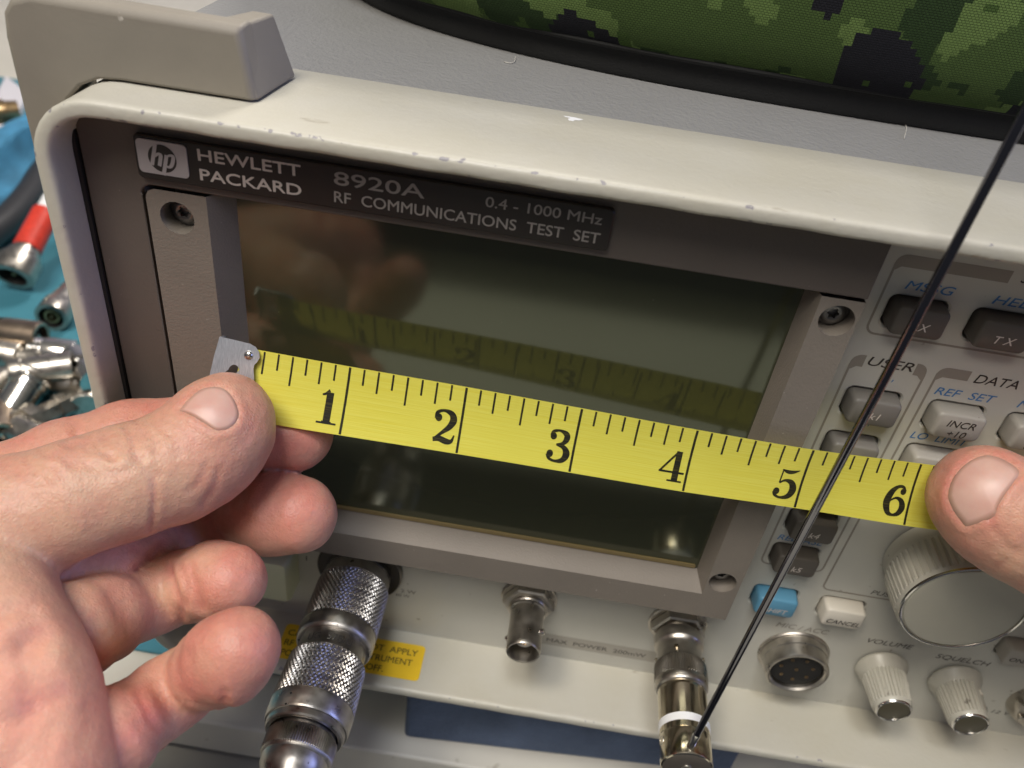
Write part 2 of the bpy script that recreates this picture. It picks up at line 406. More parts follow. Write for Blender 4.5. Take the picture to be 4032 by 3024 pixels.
def camo_material():
    m, N, L, p = mat_new('pixel_camouflage_cloth')
    p.inputs['Roughness'].default_value = .85; p.inputs['Specular IOR Level'].default_value = .2
    uv = N.new('ShaderNodeUVMap'); uv.uv_map = 'UVMap'
    def snap(cell, off):
        add = N.new('ShaderNodeVectorMath'); add.operation = 'ADD'; add.inputs[1].default_value = (off, off*.7, 0); L.new(uv.outputs[0], add.inputs[0])
        sn = N.new('ShaderNodeVectorMath'); sn.operation = 'SNAP'; sn.inputs[1].default_value = (cell, cell, 1); L.new(add.outputs[0], sn.inputs[0]); return sn.outputs[0]
    def noise(vec, scale, detail=2.0):
        n = N.new('ShaderNodeTexNoise'); n.inputs['Scale'].default_value = scale; n.inputs['Detail'].default_value = detail
        n.inputs['Roughness'].default_value = .6; L.new(vec, n.inputs['Vector']); return n.outputs['Fac']
    def gt(x, t):
        q = N.new('ShaderNodeMath'); q.operation = 'GREATER_THAN'; q.inputs[1].default_value = t; L.new(x, q.inputs[0]); return q.outputs[0]
    col = None
    def layer(prev, fac, color):
        mx = N.new('ShaderNodeMix'); mx.data_type = 'RGBA'; L.new(fac, mx.inputs[0])
        if isinstance(prev, tuple): mx.inputs[6].default_value = (*prev, 1)
        else: L.new(prev, mx.inputs[6])
        mx.inputs[7].default_value = (*color, 1); return mx.outputs[2]
    col = layer((.022, .044, .012), gt(noise(snap(1.5, 31.), .042, 1.2), .47), (.060, .100, .026))
    col = layer(col, gt(noise(snap(1.5, 83.), .058, 1.2), .575), (.120, .185, .052))
    col = layer(col, gt(noise(snap(1.5, 147.), .030, 1.5), .565), (.012, .012, .016))
    col = layer(col, gt(noise(snap(1.5, 211.), .11, 1.0), .69), (.055, .098, .022))
    # weave
    br = N.new('ShaderNodeTexBrick'); br.inputs['Scale'].default_value = 1.0; br.offset = .5
    br.inputs['Brick Width'].default_value = .80; br.inputs['Row Height'].default_value = .50; br.inputs['Mortar Size'].default_value = .10; br.inputs['Mortar Smooth'].default_value = 1.0
    br.inputs['Color1'].default_value = (1, 1, 1, 1); br.inputs['Color2'].default_value = (.72, .72, .72, 1); br.inputs['Mortar'].default_value = (.22, .22, .22, 1)
    L.new(uv.outputs[0], br.inputs['Vector'])
    mx = N.new('ShaderNodeMix'); mx.data_type = 'RGBA'; mx.blend_type = 'MULTIPLY'; mx.inputs[0].default_value = .55
    L.new(col, mx.inputs[6]); L.new(br.outputs['Color'], mx.inputs[7]); L.new(mx.outputs[2], p.inputs['Base Color'])
    b = N.new('ShaderNodeBump'); b.inputs['Strength'].default_value = .8; b.inputs['Distance'].default_value = .0004
    inv = N.new('ShaderNodeRGBToBW'); L.new(br.outputs['Color'], inv.inputs[0]); L.new(inv.outputs[0], b.inputs['Height']); L.new(b.outputs['Normal'], p.inputs['Normal'])
    return m
M['camo'] = camo_material()

def skin_material():
    m, N, L, p = mat_new('skin')
    tc = N.new('ShaderNodeTexCoord'); at = N.new('ShaderNodeAttribute'); at.attribute_name = 'red'
    n = N.new('ShaderNodeTexNoise'); n.inputs['Scale'].default_value = 130; n.inputs['Detail'].default_value = 5; L.new(tc.outputs['Object'], n.inputs['Vector'])
    ad = N.new('ShaderNodeMath'); ad.operation = 'MULTIPLY_ADD'; ad.inputs[1].default_value = .9; L.new(n.outputs['Fac'], ad.inputs[0])
    sb = N.new('ShaderNodeMath'); sb.operation = 'SUBTRACT'; sb.inputs[1].default_value = .45; L.new(at.outputs['Fac'], sb.inputs[0]); L.new(sb.outputs[0], ad.inputs[2])
    r = N.new('ShaderNodeValToRGB'); L.new(ad.outputs[0], r.inputs[0])
    E_ = r.color_ramp.elements
    E_[0].position = 0.0; E_[0].color = (.57, .350, .235, 1)
    E_[1].position = 1.0; E_[1].color = (.55, .165, .135, 1)
    q = E_.new(.45); q.color = (.56, .272, .195, 1)
    # fine mottling
    v = N.new('ShaderNodeTexNoise'); v.inputs['Scale'].default_value = 900; v.inputs['Detail'].default_value = 2; L.new(tc.outputs['Object'], v.inputs['Vector'])
    rr = N.new('ShaderNodeMapRange'); rr.inputs['From Min'].default_value = .35; rr.inputs['From Max'].default_value = .65; rr.inputs['To Min'].default_value = .95; rr.inputs['To Max'].default_value = 1.03
    L.new(v.outputs['Fac'], rr.inputs['Value']); cc = N.new('ShaderNodeCombineColor')
    for i in range(3): L.new(rr.outputs[0], cc.inputs[i])
    mx = N.new('ShaderNodeMix'); mx.data_type = 'RGBA'; mx.blend_type = 'MULTIPLY'; mx.inputs[0].default_value = 1; L.new(r.outputs[0], mx.inputs[6]); L.new(cc.outputs[0], mx.inputs[7])
    L.new(mx.outputs[2], p.inputs['Base Color'])
    p.inputs['Subsurface Weight'].default_value = .35; p.inputs['Subsurface Radius'].default_value = (1.0, .30, .16); p.inputs['Subsurface Scale'].default_value = .0035
    p.inputs['Roughness'].default_value = .47; p.inputs['Specular IOR Level'].default_value = .42
    # skin relief: voronoi plates and fine noise
    vo = N.new('ShaderNodeTexVoronoi'); vo.feature = 'DISTANCE_TO_EDGE'; vo.inputs['Scale'].default_value = 1300; L.new(tc.outputs['Object'], vo.inputs['Vector'])
    nb = N.new('ShaderNodeTexNoise'); nb.inputs['Scale'].default_value = 520; nb.inputs['Detail'].default_value = 5; L.new(tc.outputs['Object'], nb.inputs['Vector'])
    mm = N.new('ShaderNodeMath'); mm.operation = 'MULTIPLY_ADD'; mm.inputs[1].default_value = .55; L.new(vo.outputs['Distance'], mm.inputs[0]); L.new(nb.outputs['Fac'], mm.inputs[2])
    b = N.new('ShaderNodeBump'); b.inputs['Strength'].default_value = .55; b.inputs['Distance'].default_value = .0004
    L.new(mm.outputs[0], b.inputs['Height']); L.new(b.outputs['Normal'], p.inputs['Normal'])
    return m
M['skin'] = skin_material()
def nail_material():
    m, N, L, p = mat_new('nail')
    tc = N.new('ShaderNodeTexCoord'); n = N.new('ShaderNodeTexNoise'); n.inputs['Scale'].default_value = 180; n.inputs['Detail'].default_value = 4; L.new(tc.outputs['Object'], n.inputs['Vector'])
    r = N.new('ShaderNodeValToRGB'); L.new(n.outputs['Fac'], r.inputs[0])
    r.color_ramp.elements[0].position = .3; r.color_ramp.elements[0].color = (.54, .30, .245, 1)
    r.color_ramp.elements[1].position = .7; r.color_ramp.elements[1].color = (.60, .39, .32, 1)
    at = N.new('ShaderNodeAttribute'); at.attribute_name = 'rim'; mr = N.new('ShaderNodeMix'); mr.data_type = 'RGBA'; L.new(at.outputs['Fac'], mr.inputs[0]); L.new(r.outputs[0], mr.inputs[6]); mr.inputs[7].default_value = (.30, .16, .10, 1)
    L.new(mr.outputs[2], p.inputs['Base Color']); p.inputs['Roughness'].default_value = .42
    p.inputs['Subsurface Weight'].default_value = .2; p.inputs['Subsurface Scale'].default_value = .002
    b = N.new('ShaderNodeBump'); b.inputs['Strength'].default_value = .18; b.inputs['Distance'].default_value = .0003
    L.new(n.outputs['Fac'], b.inputs['Height']); L.new(b.outputs['Normal'], p.inputs['Normal'])
    return m
M['nail'] = nail_material()

# ================================================================ the setting
tag(mk('bench_top', *box(-900, 700, -14, 900, -92, -74), M['bench'], None, bevel=1.0), 'cream laminate bench top under the test set', 'bench', kind='structure')
tag(mk('tray', *box(-500, 450, -72, 60, -112, -97), M['tray'], None, bevel=1.5), 'grey tray in front of the bench edge', 'tray', kind='structure')
tag(mk('reflection_slab', *box(-420, 380, -345, -178, -112, -97), plain('reflection_slab_pale', (.52, .52, .44), .5, var=.06, vscale=10), None, bevel=1.5), 'pale table slab added out of view before the bench to mirror a bright band in the screen', 'reflector', kind='structure')  # added out of view; its extent shapes the bright band in the glass
tag(mk('wall', *box(-1200, 900, 900, 910, -300, 1300), plain('wall_paint', (.42, .42, .50), .8, var=.05), None), 'pale lavender wall far behind the bench', 'wall', kind='structure')
tag(mk('mat', *box(-620, -52, 7, 520, -73.6, -72), M['teal'], None, bevel=.5), 'teal work mat lying on the bench beside the test set', 'mat', kind='structure')

# ================================================================ the test set
T = thing('test_set', (70, 190, -32), 'beige radio test set with dark screen, keypad, knobs and a worn frame', 'test set')
FX0, FX1, FZ0, FZ1, FR = -96.2, 236, -29.4, 136.0, 13.0
def frame_ring():
    # path: rounded rectangle, points every ~1.6 mm
    path, nrm = [], []
    def seg(a, b, n, k):
        for t in np.linspace(0, 1, k, endpoint=False): path.append(np.array(a)*(1-t)+np.array(b)*t); nrm.append(np.array(n, float))
    def arc(cx, cz, a0):
        for k in range(10):
            a = radians(a0+90*k/10); nrm.append(np.array([cos(a), sin(a)])); path.append(np.array([cx, cz])+FR*nrm[-1])
    arc(FX1-FR, FZ1-FR, 0); seg((FX1-FR, FZ1), (FX0+FR, FZ1), (0, 1), 190)
    arc(FX0+FR, FZ1-FR, 90); seg((FX0, FZ1-FR), (FX0, FZ0+FR), (-1, 0), 90)
    arc(FX0+FR, FZ0+FR, 180); seg((FX0+FR, FZ0), (FX1-FR, FZ0), (0, -1), 190)
    arc(FX1-FR, FZ0+FR, 270); seg((FX1, FZ0+FR), (FX1, FZ1-FR), (1, 0), 60)
    prof = [(-0.3, 15.0, 0), (0, 14.5, 0), (0, 5, 0), (0, -6, 0), (0, -15, 0), (0, -18.0, .2), (0, -19.0, .7), (-.12, -19.55, 1), (-.45, -19.88, 1), (-.9, -20, .55), (-1.6, -20.05, .25),
            (-2.3, -20, .55), (-2.75, -19.85, 1), (-3.05, -19.5, 1), (-3.2, -19.0, .7), (-3.2, -18, .2), (-3.2, -12, 0), (-3.2, -4, 0), (-3.2, 3, 0)]
    n, mpf = len(path), len(prof)
    V, edge = [], []
    for i in range(n):
        wob = .05*sin(i*.37)+.05*sin(i*.83+1)
        for (o, y, e_) in prof:
            q = path[i]+nrm[i]*(o + e_*wob*.6)
            V.append((q[0], y+e_*wob, q[1])); edge.append(e_)
    F = []
    for i in range(n):
        j = (i+1) % n
        for k in range(mpf-1): F.append((i*mpf+k, j*mpf+k, j*mpf+k+1, i*mpf+k+1))
    o = mk('front_frame', V, F, M['frame'], T, smooth=60)
    a = o.data.attributes.new('edge', 'FLOAT', 'POINT'); a.data.foreach_set('value', edge)
    return o
frame = frame_ring(); frame['label'] = 'cream enamelled frame with chipped front edges'
# white paint scrape on the top strip
sc = [atZ(*q, 136.04) for q in ((2218, 455), (2262, 462), (2298, 470), (2280, 474), (2262, 473), (2258, 477), (2240, 474), (2236, 468), (2246, 465), (2225, 460))]
mk('paint_scrape', sc, [tuple(range(len(sc)))], M['white_plastic'], frame, smooth=0)
# body behind the frame
mk('top_cover', *box(-94.5, 234, 15.0, 420, -27, 135.3), M['topcover'], T, bevel=1.2)
# rubber corner bumper: front wall along the corner and a deep end block
def bumper():
    def outline(d):
        return [(-57.6-d*.9, 136.4), (-59.7-d*.6, 149.2-d), (-97.5, 149.6-d), (-101.2, 148.4-d), (-103.4+d*.5, 145.3), (-104.3+d, 141.0), (-104.0+d, 62), (-97.2, 62), (-97.2, 122.6),
                (-96.4, 127.0), (-94.3, 131.2), (-91.3, 134.2), (-87.4, 136.0), (-83, 136.4)]
    a = slab(outline(0.5), -8.6, -8.0); l0, l1, l2, l3 = outline(1.1), outline(.1), outline(0), outline(.8)
    v1, f1 = ringloft([xz(l0, -9.0)[::-1], xz(l1, -8.0)[::-1], xz(l2, -4.5)[::-1], xz(l3, -1.2)[::-1]])
    v2 = np.array([(-57.5, -8.2, 136.4), (-55.9, 8.6, 136.4), (-62.5, 8.6, 136.4), (-64.0, -8.2, 136.4), (-60.4, -7.6, 149.0), (-59.2, 6.8, 148.2), (-63.4, 6.8, 148.2), (-66.5, -7.6, 149.0)])
    f2 = [(0, 1, 2, 3), (7, 6, 5, 4), (0, 4, 5, 1), (1, 5, 6, 2), (2, 6, 7, 3), (3, 7, 4, 0)]
    v3, f3 = box(-104.2, -98.4, -4, 9, 62, 142)
    o = mk('corner_bumper', *join((v1, f1), (v2, f2), (v3, f3)), M['rubber'], T, bevel=.8, seg=3)
    o['label'] = 'grey rubber corner bumper on the frame'
bumper()

# light front panel with key openings
KW, KH = 12.3, 7.8
rows = {'r0': 110.2, 'k1': 86.2, 'k2': 73.25, 'k3': 60.3, 'k4': 47.35, 'k5': 34.4, 'sh': 17.4}
keys = [  # x, z, material, legends [(text, dz, cap)], print material
    (77.6, rows['r0'], 'key_dark', [('RX', -1.5, 1.75)], 'print_light'), (95.0, rows['r0'], 'key_dark', [('T X', -1.5, 1.75)], 'print_light'), (112.4, rows['r0'], 'key_dark', [('DUPLEX', -1.5, 1.4)], 'print_light'),
    (77.4, rows['k1'], 'key_mid', [('k1', -1.4, 1.75)], 'print_light'), (77.4, rows['k2'], 'key_mid', [('k2', -.9, 1.75)], 'print_light'), (77.4, rows['k3'], 'key_mid', [('k3', -1.4, 1.75)], 'print_light'),
    (77.2, rows['k4'], 'key_dark', [('k4', -1.6, 1.75)], 'print_light'), (77.0, rows['k5'], 'key_dark', [('k5', -1.6, 1.75)], 'print_light'),
    (96.2, rows['k1'], 'key_light', [('INCR', .15, 1.75), ('\u00f710', -2.55, 1.75)], 'print_dark'), (113.7, rows['k1'], 'key_light', [('INCR', .15, 1.75), ('SET', -2.55, 1.75)], 'print_dark'),
    (96.2, rows['k2'], 'key_light', [('7', -.4, 1.9)], 'print_dark'), (113.7, rows['k2'], 'key_light', [('8', -.4, 1.9)], 'print_dark'),
    (77.0, rows['sh'], 'key_blue', [('SHIFT', -1.7, 1.55)], 'print_light'), (95.6, rows['sh']-.1, 'key_white', [('CANCEL', -1.9, 1.55)], 'print_dark'),
    (147.5, 13.2, 'key_light', [('ON/OFF', -1.2, 1.6)], 'print_dark')]
holes = [rrect(x-KW/2, x+KW/2, z-KH/2, z+KH/2, 1.6, 4) for x, z, *_ in keys]
def front_panel():
    outer = rrect(-92.8, 232.5, -26.2, 132.6, 9.0, 4)
    chams = [rrect(x-KW/2-.45, x+KW/2+.45, z-KH/2-.45, z+KH/2+.45, 2.0, 4) for x, z, *_ in keys]
    v, f = holed(outer, chams); parts = [(xz(v, 0), f)]
    for h, c in zip(holes, chams):
        parts.append(loopwall(xz(c, 0), xz(h, .35))); parts.append(loopwall(xz(h, .35), xz(h, 4.5)))
    o = mk('front_panel', *join(*parts), M['panel'], T, smooth=50); return o
panel = front_panel()
mk('panel_backing', *box(60, 170, 4.6, 6, -20, 125), M['dark'], T, smooth=0)
def key(x, z, m, legends, pm):
    def lp(w, h, r, y, dz=0): return xz(rrect(x-w/2, x+w/2, z+dz-h/2, z+dz+h/2, r, 4), y)
    loops = [lp(KW-.9, KH-.9, 1.3, 4.0)[::-1], lp(KW-1.0, KH-1.0, 1.3, -.6)[::-1], lp(10.9, 6.75, 1.2, -3.35)[::-1], lp(10.55, 6.4, 1.2, -3.85)[::-1], lp(9.9, 5.75, 1.0, -4.1)[::-1]]
    k = mk('key', *ringloft(loops), M[m], T, smooth=50)
    for s, dz, cap in legends:
        text('legend', s, cap, (x+.3, -4.16, z+dz), M[pm], k, align='C', shear=.22, bold=.006, xs=1.06)
    return k
for kx in keys:
    kk = key(*kx)
    if kx[2] == 'key_blue': kk['label'] = 'blue shift key'
    if kx[2] == 'key_white': kk['label'] = 'white cancel key'
# panel printing
Y0 = -.05
def pt(s, cap, x, z, m, **kw): return text('lettering', s, cap, (x, Y0, z), M[m], panel, **kw)
pt('MSSG', 1.95, 73.2, 115.7, 'print_blue', width=10.0, shear=.22, bold=.008)
pt('HELP', 1.95, 91.2, 115.5, 'print_blue', width=10.0, shear=.22, bold=.008)
pt('SCREEN CONTROL', 2.2, 94.4, 121.0, 'print_dark', width=24, shear=.22, bold=.006)
pt('USER', 2.25, 72.9, 96.25, 'print_dark', width=9.9, shear=.22, bold=.006)
pt('DATA', 2.25, 96.3, 96.1, 'print_dark', width=9.6, shear=.22, bold=.006)
pt('REF  SET', 1.95, 89.6, 91.6, 'print_blue', width=13.4, shear=.22, bold=.008)
pt('METER', 1.95, 108.0, 91.6, 'print_blue', width=11.0, shear=.22, bold=.008)
pt('LO  LIMIT', 1.9, 89.5, 78.7, 'print_blue', width=13.2, shear=.22, bold=.008)
pt("k1'", 1.9, 76.6, 91.5, 'print_blue', shear=.22, bold=.008)
pt("k2'", 1.9, 76.2, 78.6, 'print_blue', shear=.22, bold=.008)
pt('RELEASE', 1.8, 70.9, 39.6, 'print_blue', width=12.0, shear=.22, bold=.008)
pt('MIC / ACC', 1.9, 81.3, 5.4, 'print_taupe', width=15.0, shear=.22, bold=.012)
pt('VOLUME', 1.9, 107.5, 5.1, 'print_faint', width=13.0, shear=.22, bold=.010)
pt('SQUELCH', 1.9, 127.9, 3.4, 'print_faint', width=15.4, shear=.22, bold=.010)
pt('PUSH SELECT', 1.6, 101.0, 24.9, 'print_faint', width=18.0, shear=.22, bold=.006)
pt('12 V', 1.5, 153.6, -17.2, 'print_faint', width=5.6, shear=.22, bold=.004)
tri = join(stroke([(150.0, -17.2, .14), (152.6, -17.2, .14)]), stroke([(150.0, -17.2, .14), (151.3, -14.9, .14)]), stroke([(152.6, -17.2, .14), (151.3, -14.9, .14)]), rect2(151.15, 151.45, -16.6, -15.7))
mk('warning_triangle', xz(tri[0], Y0), tri[1], M['print_faint'], panel, smooth=0)
b_ = rect2(16.6, 52.0, -20.6, -15.3)
mk('print_band', xz(b_[0], -.04), b_[1], plain('band_print', (.37, .345, .295), .5), panel, smooth=0)
text('lettering', 'MAX  POWER  200mW', 1.7, (18.4, -.08, -19.0), M['print_faint'], panel, width=30.5, bold=.012)
pt('2 W', 1.5, -27.2, -7.5, 'print_faint', width=4.6); pt('60 W', 1.3, -28.6, -9.6, 'print_faint', width=4.2)
mk('print_mark', xz(np.array([(-56.7, 3.3), (-54.6, 3.5), (-54.2, 4.0), (-56.2, 4.3)]), Y0), [(0, 1, 2, 3)], M['print_dark'], panel, smooth=0)
mk('print_mark', xz(rect2(-55.7, -55.3, -.4, 1.6)[0], Y0), [(0, 1, 2, 3)], M['print_faint'], panel, smooth=0)
# group outlines with tabs
def line(pts, w=.28): return stroke([(p[0], p[1], w) for p in pts], 1) if len(pts) > 2 else stroke([(p[0], p[1], w) for p in pts])
def polyl(pts, w=.26):
    out = []
    for a, b in zip(pts[:-1], pts[1:]): out.append(stroke([(a[0], a[1], w), (b[0], b[1], w)]))
    return join(*out)
def arcp(cx, cz, r, a0, a1, n=6): return [(cx+r*cos(radians(a0+(a1-a0)*k/n)), cz+r*sin(radians(a0+(a1-a0)*k/n))) for k in range(n+1)]
def tab(x0, x1, z0, z1, r=2.2, left=True):
    pts = [(x1, z0), (x1, z1)]+arcp(x0+r, z1-r, r, 90, 180)+[(x0, z0-.9), (x0+.6, z0-.9), (x0+1.6, z0)]
    if not left: pts = [(x0+x1-p[0], p[1]) for p in pts][::-1]
    return np.array(pts), [tuple(range(len(pts)))]
gp = [tab(69.2, 92.2, 120.4, 123.2), polyl([(69.4, 121)]+[(69.4, 106.6)]+arcp(71.4, 106.2, 2.0, 180, 270)+[(150, 104.2)]),
      tab(69.2, 72.1, 95.5, 98.6), tab(83.2, 85.9, 95.5, 98.6, left=False), polyl([(69.4, 96)]+arcp(71.2, 31.8, 1.8, 180, 270)+arcp(84.0, 31.8, 1.8, 270, 360)+[(85.7, 96)]),
      tab(88.0, 95.0, 96.2, 98.8), polyl([(88.2, 97)]+arcp(90.0, 25.6, 1.8, 180, 270)+[(102, 23.8), (150, 23.8)])]
for i, g in enumerate(gp):
    ii = 0
    gv, gf = g; gv = xz(gv, -.040-.008*(i % 3))
    if len(gf) > 1: gv[:, 1] -= .02; gv[:, 1] -= .002*(np.arange(len(gv))//8 % 2)
    mk('group_outline', gv, gf, M['print_taupe'], panel, smooth=0)

# power push button
pb = ringloft([xz(rrect(-72.5, -58.0, -11.6, 6.4, 1.2, 3), 0)[::-1], xz(rrect(-72.3, -58.2, -11.4, 6.2, 1.2, 3), -6.6)[::-1], xz(rrect(-71.4, -59.2, -10.4, 5.2, 1.0, 3), -8.0)[::-1]])
mk('power_button', *pb, M['key_green'], T, smooth=40)['label'] = 'pale green power push button'

# dark surround and screen bezel
BY = -12.0
def surround():
    L_ = [(-91.9, 18.7), (-81.0, 18.7), (-81.0, 115.4)]+arcp(-78.6, 115.4, 2.4, 180, 90)+[(62.0, 117.8), (62.0, 132.4), (-86.7, 132.4)]+arcp(-86.7, 127.2, 5.2, 90, 180)[1:]
    L_ = L_[::-1]
    v, f = slab(L_[::-1], BY, 0.2)
    return mk('screen_surround', v, f, M['bezel'], T, bevel=.5, seg=2)
surround()
mk('dark_gap_strip', *box(-93.2, -92.15, -12.5, 0.3, 10, 128), M['dark'], T, smooth=0)  # black strip drawn in place of the shaded gap beside the frame wall
def bezel():
    # flat flange sheet (u shape) with screw recesses, then the sloping inner walls
    ox0, ox1, oz0, oz1 = -80.2, 61.9, 18.7, 117.2
    ix0, ix1, iz0 = -67.9, 53.4, 27.4          # flange inner edge
    gx0, gx1, gz0 = -64.0, 51.7, 30.2          # glass edge
    GY = -6.0
    scr = [(-74.3, 114.2-2.6), (57.9, 113.5-1.2), (57.3, 32.8)]
    sh = [[(cx+3.5*cos(2*pi*k/20), cz+3.5*sin(2*pi*k/20)) for k in range(20)] for cx, cz in scr]
    r = .6
    u = [(ox0+2.0, oz1), (ox0+.6, oz1-.6), (ox0, oz1-2.0), (ox0, oz0), (ox1, oz0), (ox1, oz1), (ix1, oz1), (ix1, iz0), (ix0, iz0), (ix0, oz1)]
    v, f = holed(u, sh); P = [(xz(v, BY), f)]
    # outer skirts
    o2 = [(ox0, oz1), (ox0, oz0), (ox1, oz0), (ox1, oz1)]
    P.append((np.vstack([xz(o2, BY), xz(o2, .2)]), [(0, 1, 5, 4), (1, 2, 6, 5), (2, 3, 7, 6)]))
    # inner slopes
    s = np.array([(ix0, BY, oz1), (ix0, BY, iz0), (ix1, BY, iz0), (ix1, BY, oz1), (gx0, GY+.6, oz1), (gx0, GY+.6, gz0), (gx1, GY+.6, gz0), (gx1, GY+.6, oz1)])
    P.append((s, [(0, 4, 5, 1), (1, 5, 6, 2), (2, 6, 7, 3)]))
    for h in sh: P.append(loopwall(xz(h, BY), xz(h, BY+5)))
    o = mk('bezel', *join(*P), M['bezelin'], T, smooth=30, bevel=0)
    for cx, cz in scr:
        # torx screw: domed washer head with a six-lobed socket
        prof = [(0, 3.45), (.2, 3.4), (.2, 2.75), (1.1, 2.6), (1.45, 2.1), (1.5, 1.55)]
        a = lathe(prof, (cx, BY+4.4, cz), (0, -1, 0), 36)
        def star(t, rr): return [(cx+(rr*(1+.18*cos(6*k*2*pi/36)))*cos(2*pi*k/36), cz+(rr*(1+.18*cos(6*k*2*pi/36)))*sin(2*pi*k/36)) for k in range(36)]
        ring = [(cx+1.55*cos(2*pi*k/36), cz+1.55*sin(2*pi*k/36)) for k in range(36)]
        b = loopwall(xz(ring, BY+2.9), xz(star(0, 1.05), BY+2.95)); c = loopwall(xz(star(0, 1.05), BY+2.95), xz(star(0, 1.0), BY+4.0))
        d = (xz(star(0, 1.0), BY+4.0), [tuple(range(36))])
        mk('screw', *join(a, b, c, d), M['screw'], o, smooth=40)
    return o
bz = bezel()
# glass plate with its visible lower edge
gl = rrect(-64.4, 52.1, 29.4, 119.0, 2.0, 4)
g_o = mk('screen_glass', *slab(gl, -6.0, -2.5), M['glass'], T, smooth=0)
g_o['label'] = 'dark olive screen glass mirroring the tape and fingers'
ge = ringloft([xz(rrect(-63.6, 51.2, 30.3, 31.5, .5, 2), -6.35)[::-1], xz(rrect(-63.6, 51.2, 30.3, 31.5, .5, 2), -5.9)[::-1]])
mk('glass_edge', *ge, M['glassedge'], g_o, smooth=0)
# faint inner tube edge seen behind the glass is left to the reflection

# nameplate
npl = thing  # (alias unused)
PY = -13.2
pl_loop = rrect(-80.3, 11.0, 119.75, 128.4, .9, 3)
plate = mk('nameplate', *ringloft([xz(pl_loop, BY+.1)[::-1], xz(pl_loop, PY+.25)[::-1], xz(rrect(-80.05, 10.75, 120.0, 128.15, .8, 3), PY)[::-1]]), M['plate'], T, smooth=30)
plate['label'] = 'dark nameplate strip with silver logo and lettering'
lg = rrect(-79.7, -70.0, 121.15, 127.75, .9, 4)
logo = mk('logo', *ringloft([xz(lg, PY+.1)[::-1], xz(lg, PY-.25)[::-1]]), M['logo_metal'], plate, smooth=0)
ld = [(-74.85+2.75*cos(2*pi*k/40), 124.45+2.75*sin(2*pi*k/40)) for k in range(40)]
mk('logo_disc', xz(ld, PY-.29), [tuple(range(40))], M['plate'], logo, smooth=0)
sl = .27
def hpt(pts): return stroke([(-74.85+x+y*sl, 124.45+y, w) for x, y, w in pts], 5)
hp = join(hpt([(-1.75, -1.55, .36), (-1.75, 3.28, .36)]), hpt([(-1.5, .25, .24), (-1.0, .80, .27), (-.45, .75, .33), (-.33, .2, .36), (-.33, -1.55, .36)]),
          hpt([(.72, -3.28, .36), (.72, .85, .36)]), hpt([(.95, .72, .2), (1.45, .9, .24), (2.0, .72, .34), (2.08, -.3, .36), (1.9, -1.2, .33), (1.45, -1.5, .24), (.95, -1.32, .2)]))
mk('logo_letters', xz(hp[0], PY-.33), hp[1], M['logo_metal'], logo, smooth=0)
TY = PY-.06
def nt(s, cap, x, z, m, w, **kw): return text('lettering', s, cap, (x, TY, z), M[m], plate, width=w, **kw)
nt('HEWLETT', 2.2, -67.9, 125.2, 'print_light', 19.6, bold=.022); nt('PACKARD', 2.2, -67.9, 121.3, 'print_light', 19.6, bold=.022)
nt('8920A', 2.55, -41.9, 124.75, 'print_grey', 17.2, bold=.012); nt('RF  COMMUNICATIONS  TEST  SET', 2.15, -41.9, 121.2, 'print_grey', 51.0, bold=.012)
nt('0.4 - 1000 MHz', 2.0, -13.1, 125.1, 'print_grey', 22.0, bold=.008)

# sticker on the lower frame ledge
sv = np.array([atZ(*q, -26.12) for q in ((1100, 2455), (1096, 2590), (1646, 2683), (1677, 2545))]); sv[:, 2] = -26.12
sk = np.array([(-61, -16.4), (-17.6, -16.4), (-17.6, -4.2), (-61, -4.2)])
sl_ = rrect(-61, -17.6, -16.4, -4.2, 1.3, 4)
stk = mk('warning_sticker', [(a, b, -26.08) for a, b in sl_], [tuple(range(len(sl_)))], M['sticker'], T, smooth=0)
stk['label'] = 'yellow caution sticker on the lower ledge'
for i, (s, w) in enumerate((('CAUTION:  DO  NOT  APPLY', 40.0), ('RF  POWER  TO  INSTRUMENT', 39.0), ('POWER  SWITCHED  OFF.', 31.0))):
    text('lettering', s, 2.0, (-59.6, -8.2-3.5*i, -26.04), M['stickerprint'], stk, eu=(1, 0, 0), ev=(0, 1, 0), width=w, bold=.010)

# microphone socket
MX, MZ = 89.9, -5.4
mic = mk('microphone_socket', *lathe([(-.5, 10.2), (.3, 10.2), (.7, 9.9), (.8, 9.45), (3.0, 9.3), (3.2, 9.0), (6.2, 8.9), (6.8, 8.75), (7.1, 8.4), (7.0, 7.9), (6.4, 7.4), (2.5, 7.3)], (MX, 0, MZ), seg=64), M['nickel'], T)
ins = mk('insulator', *lathe([(2.4, 7.4), (5.2, 7.3), (5.4, 7.1), (5.4, 0)], (MX, 0, MZ), seg=40), M['dark'], mic)
for k in range(8):
    a = 2*pi*k/7 if k < 7 else 0; rr = 4.6 if k < 7 else 0
    mk('pin_socket', *lathe([(5.3, .5), (5.55, .5), (5.55, .34), (5.0, .3)], (MX+rr*cos(a+.3), 0, MZ+rr*sin(a+.3)), seg=12), M['brass'], mic)
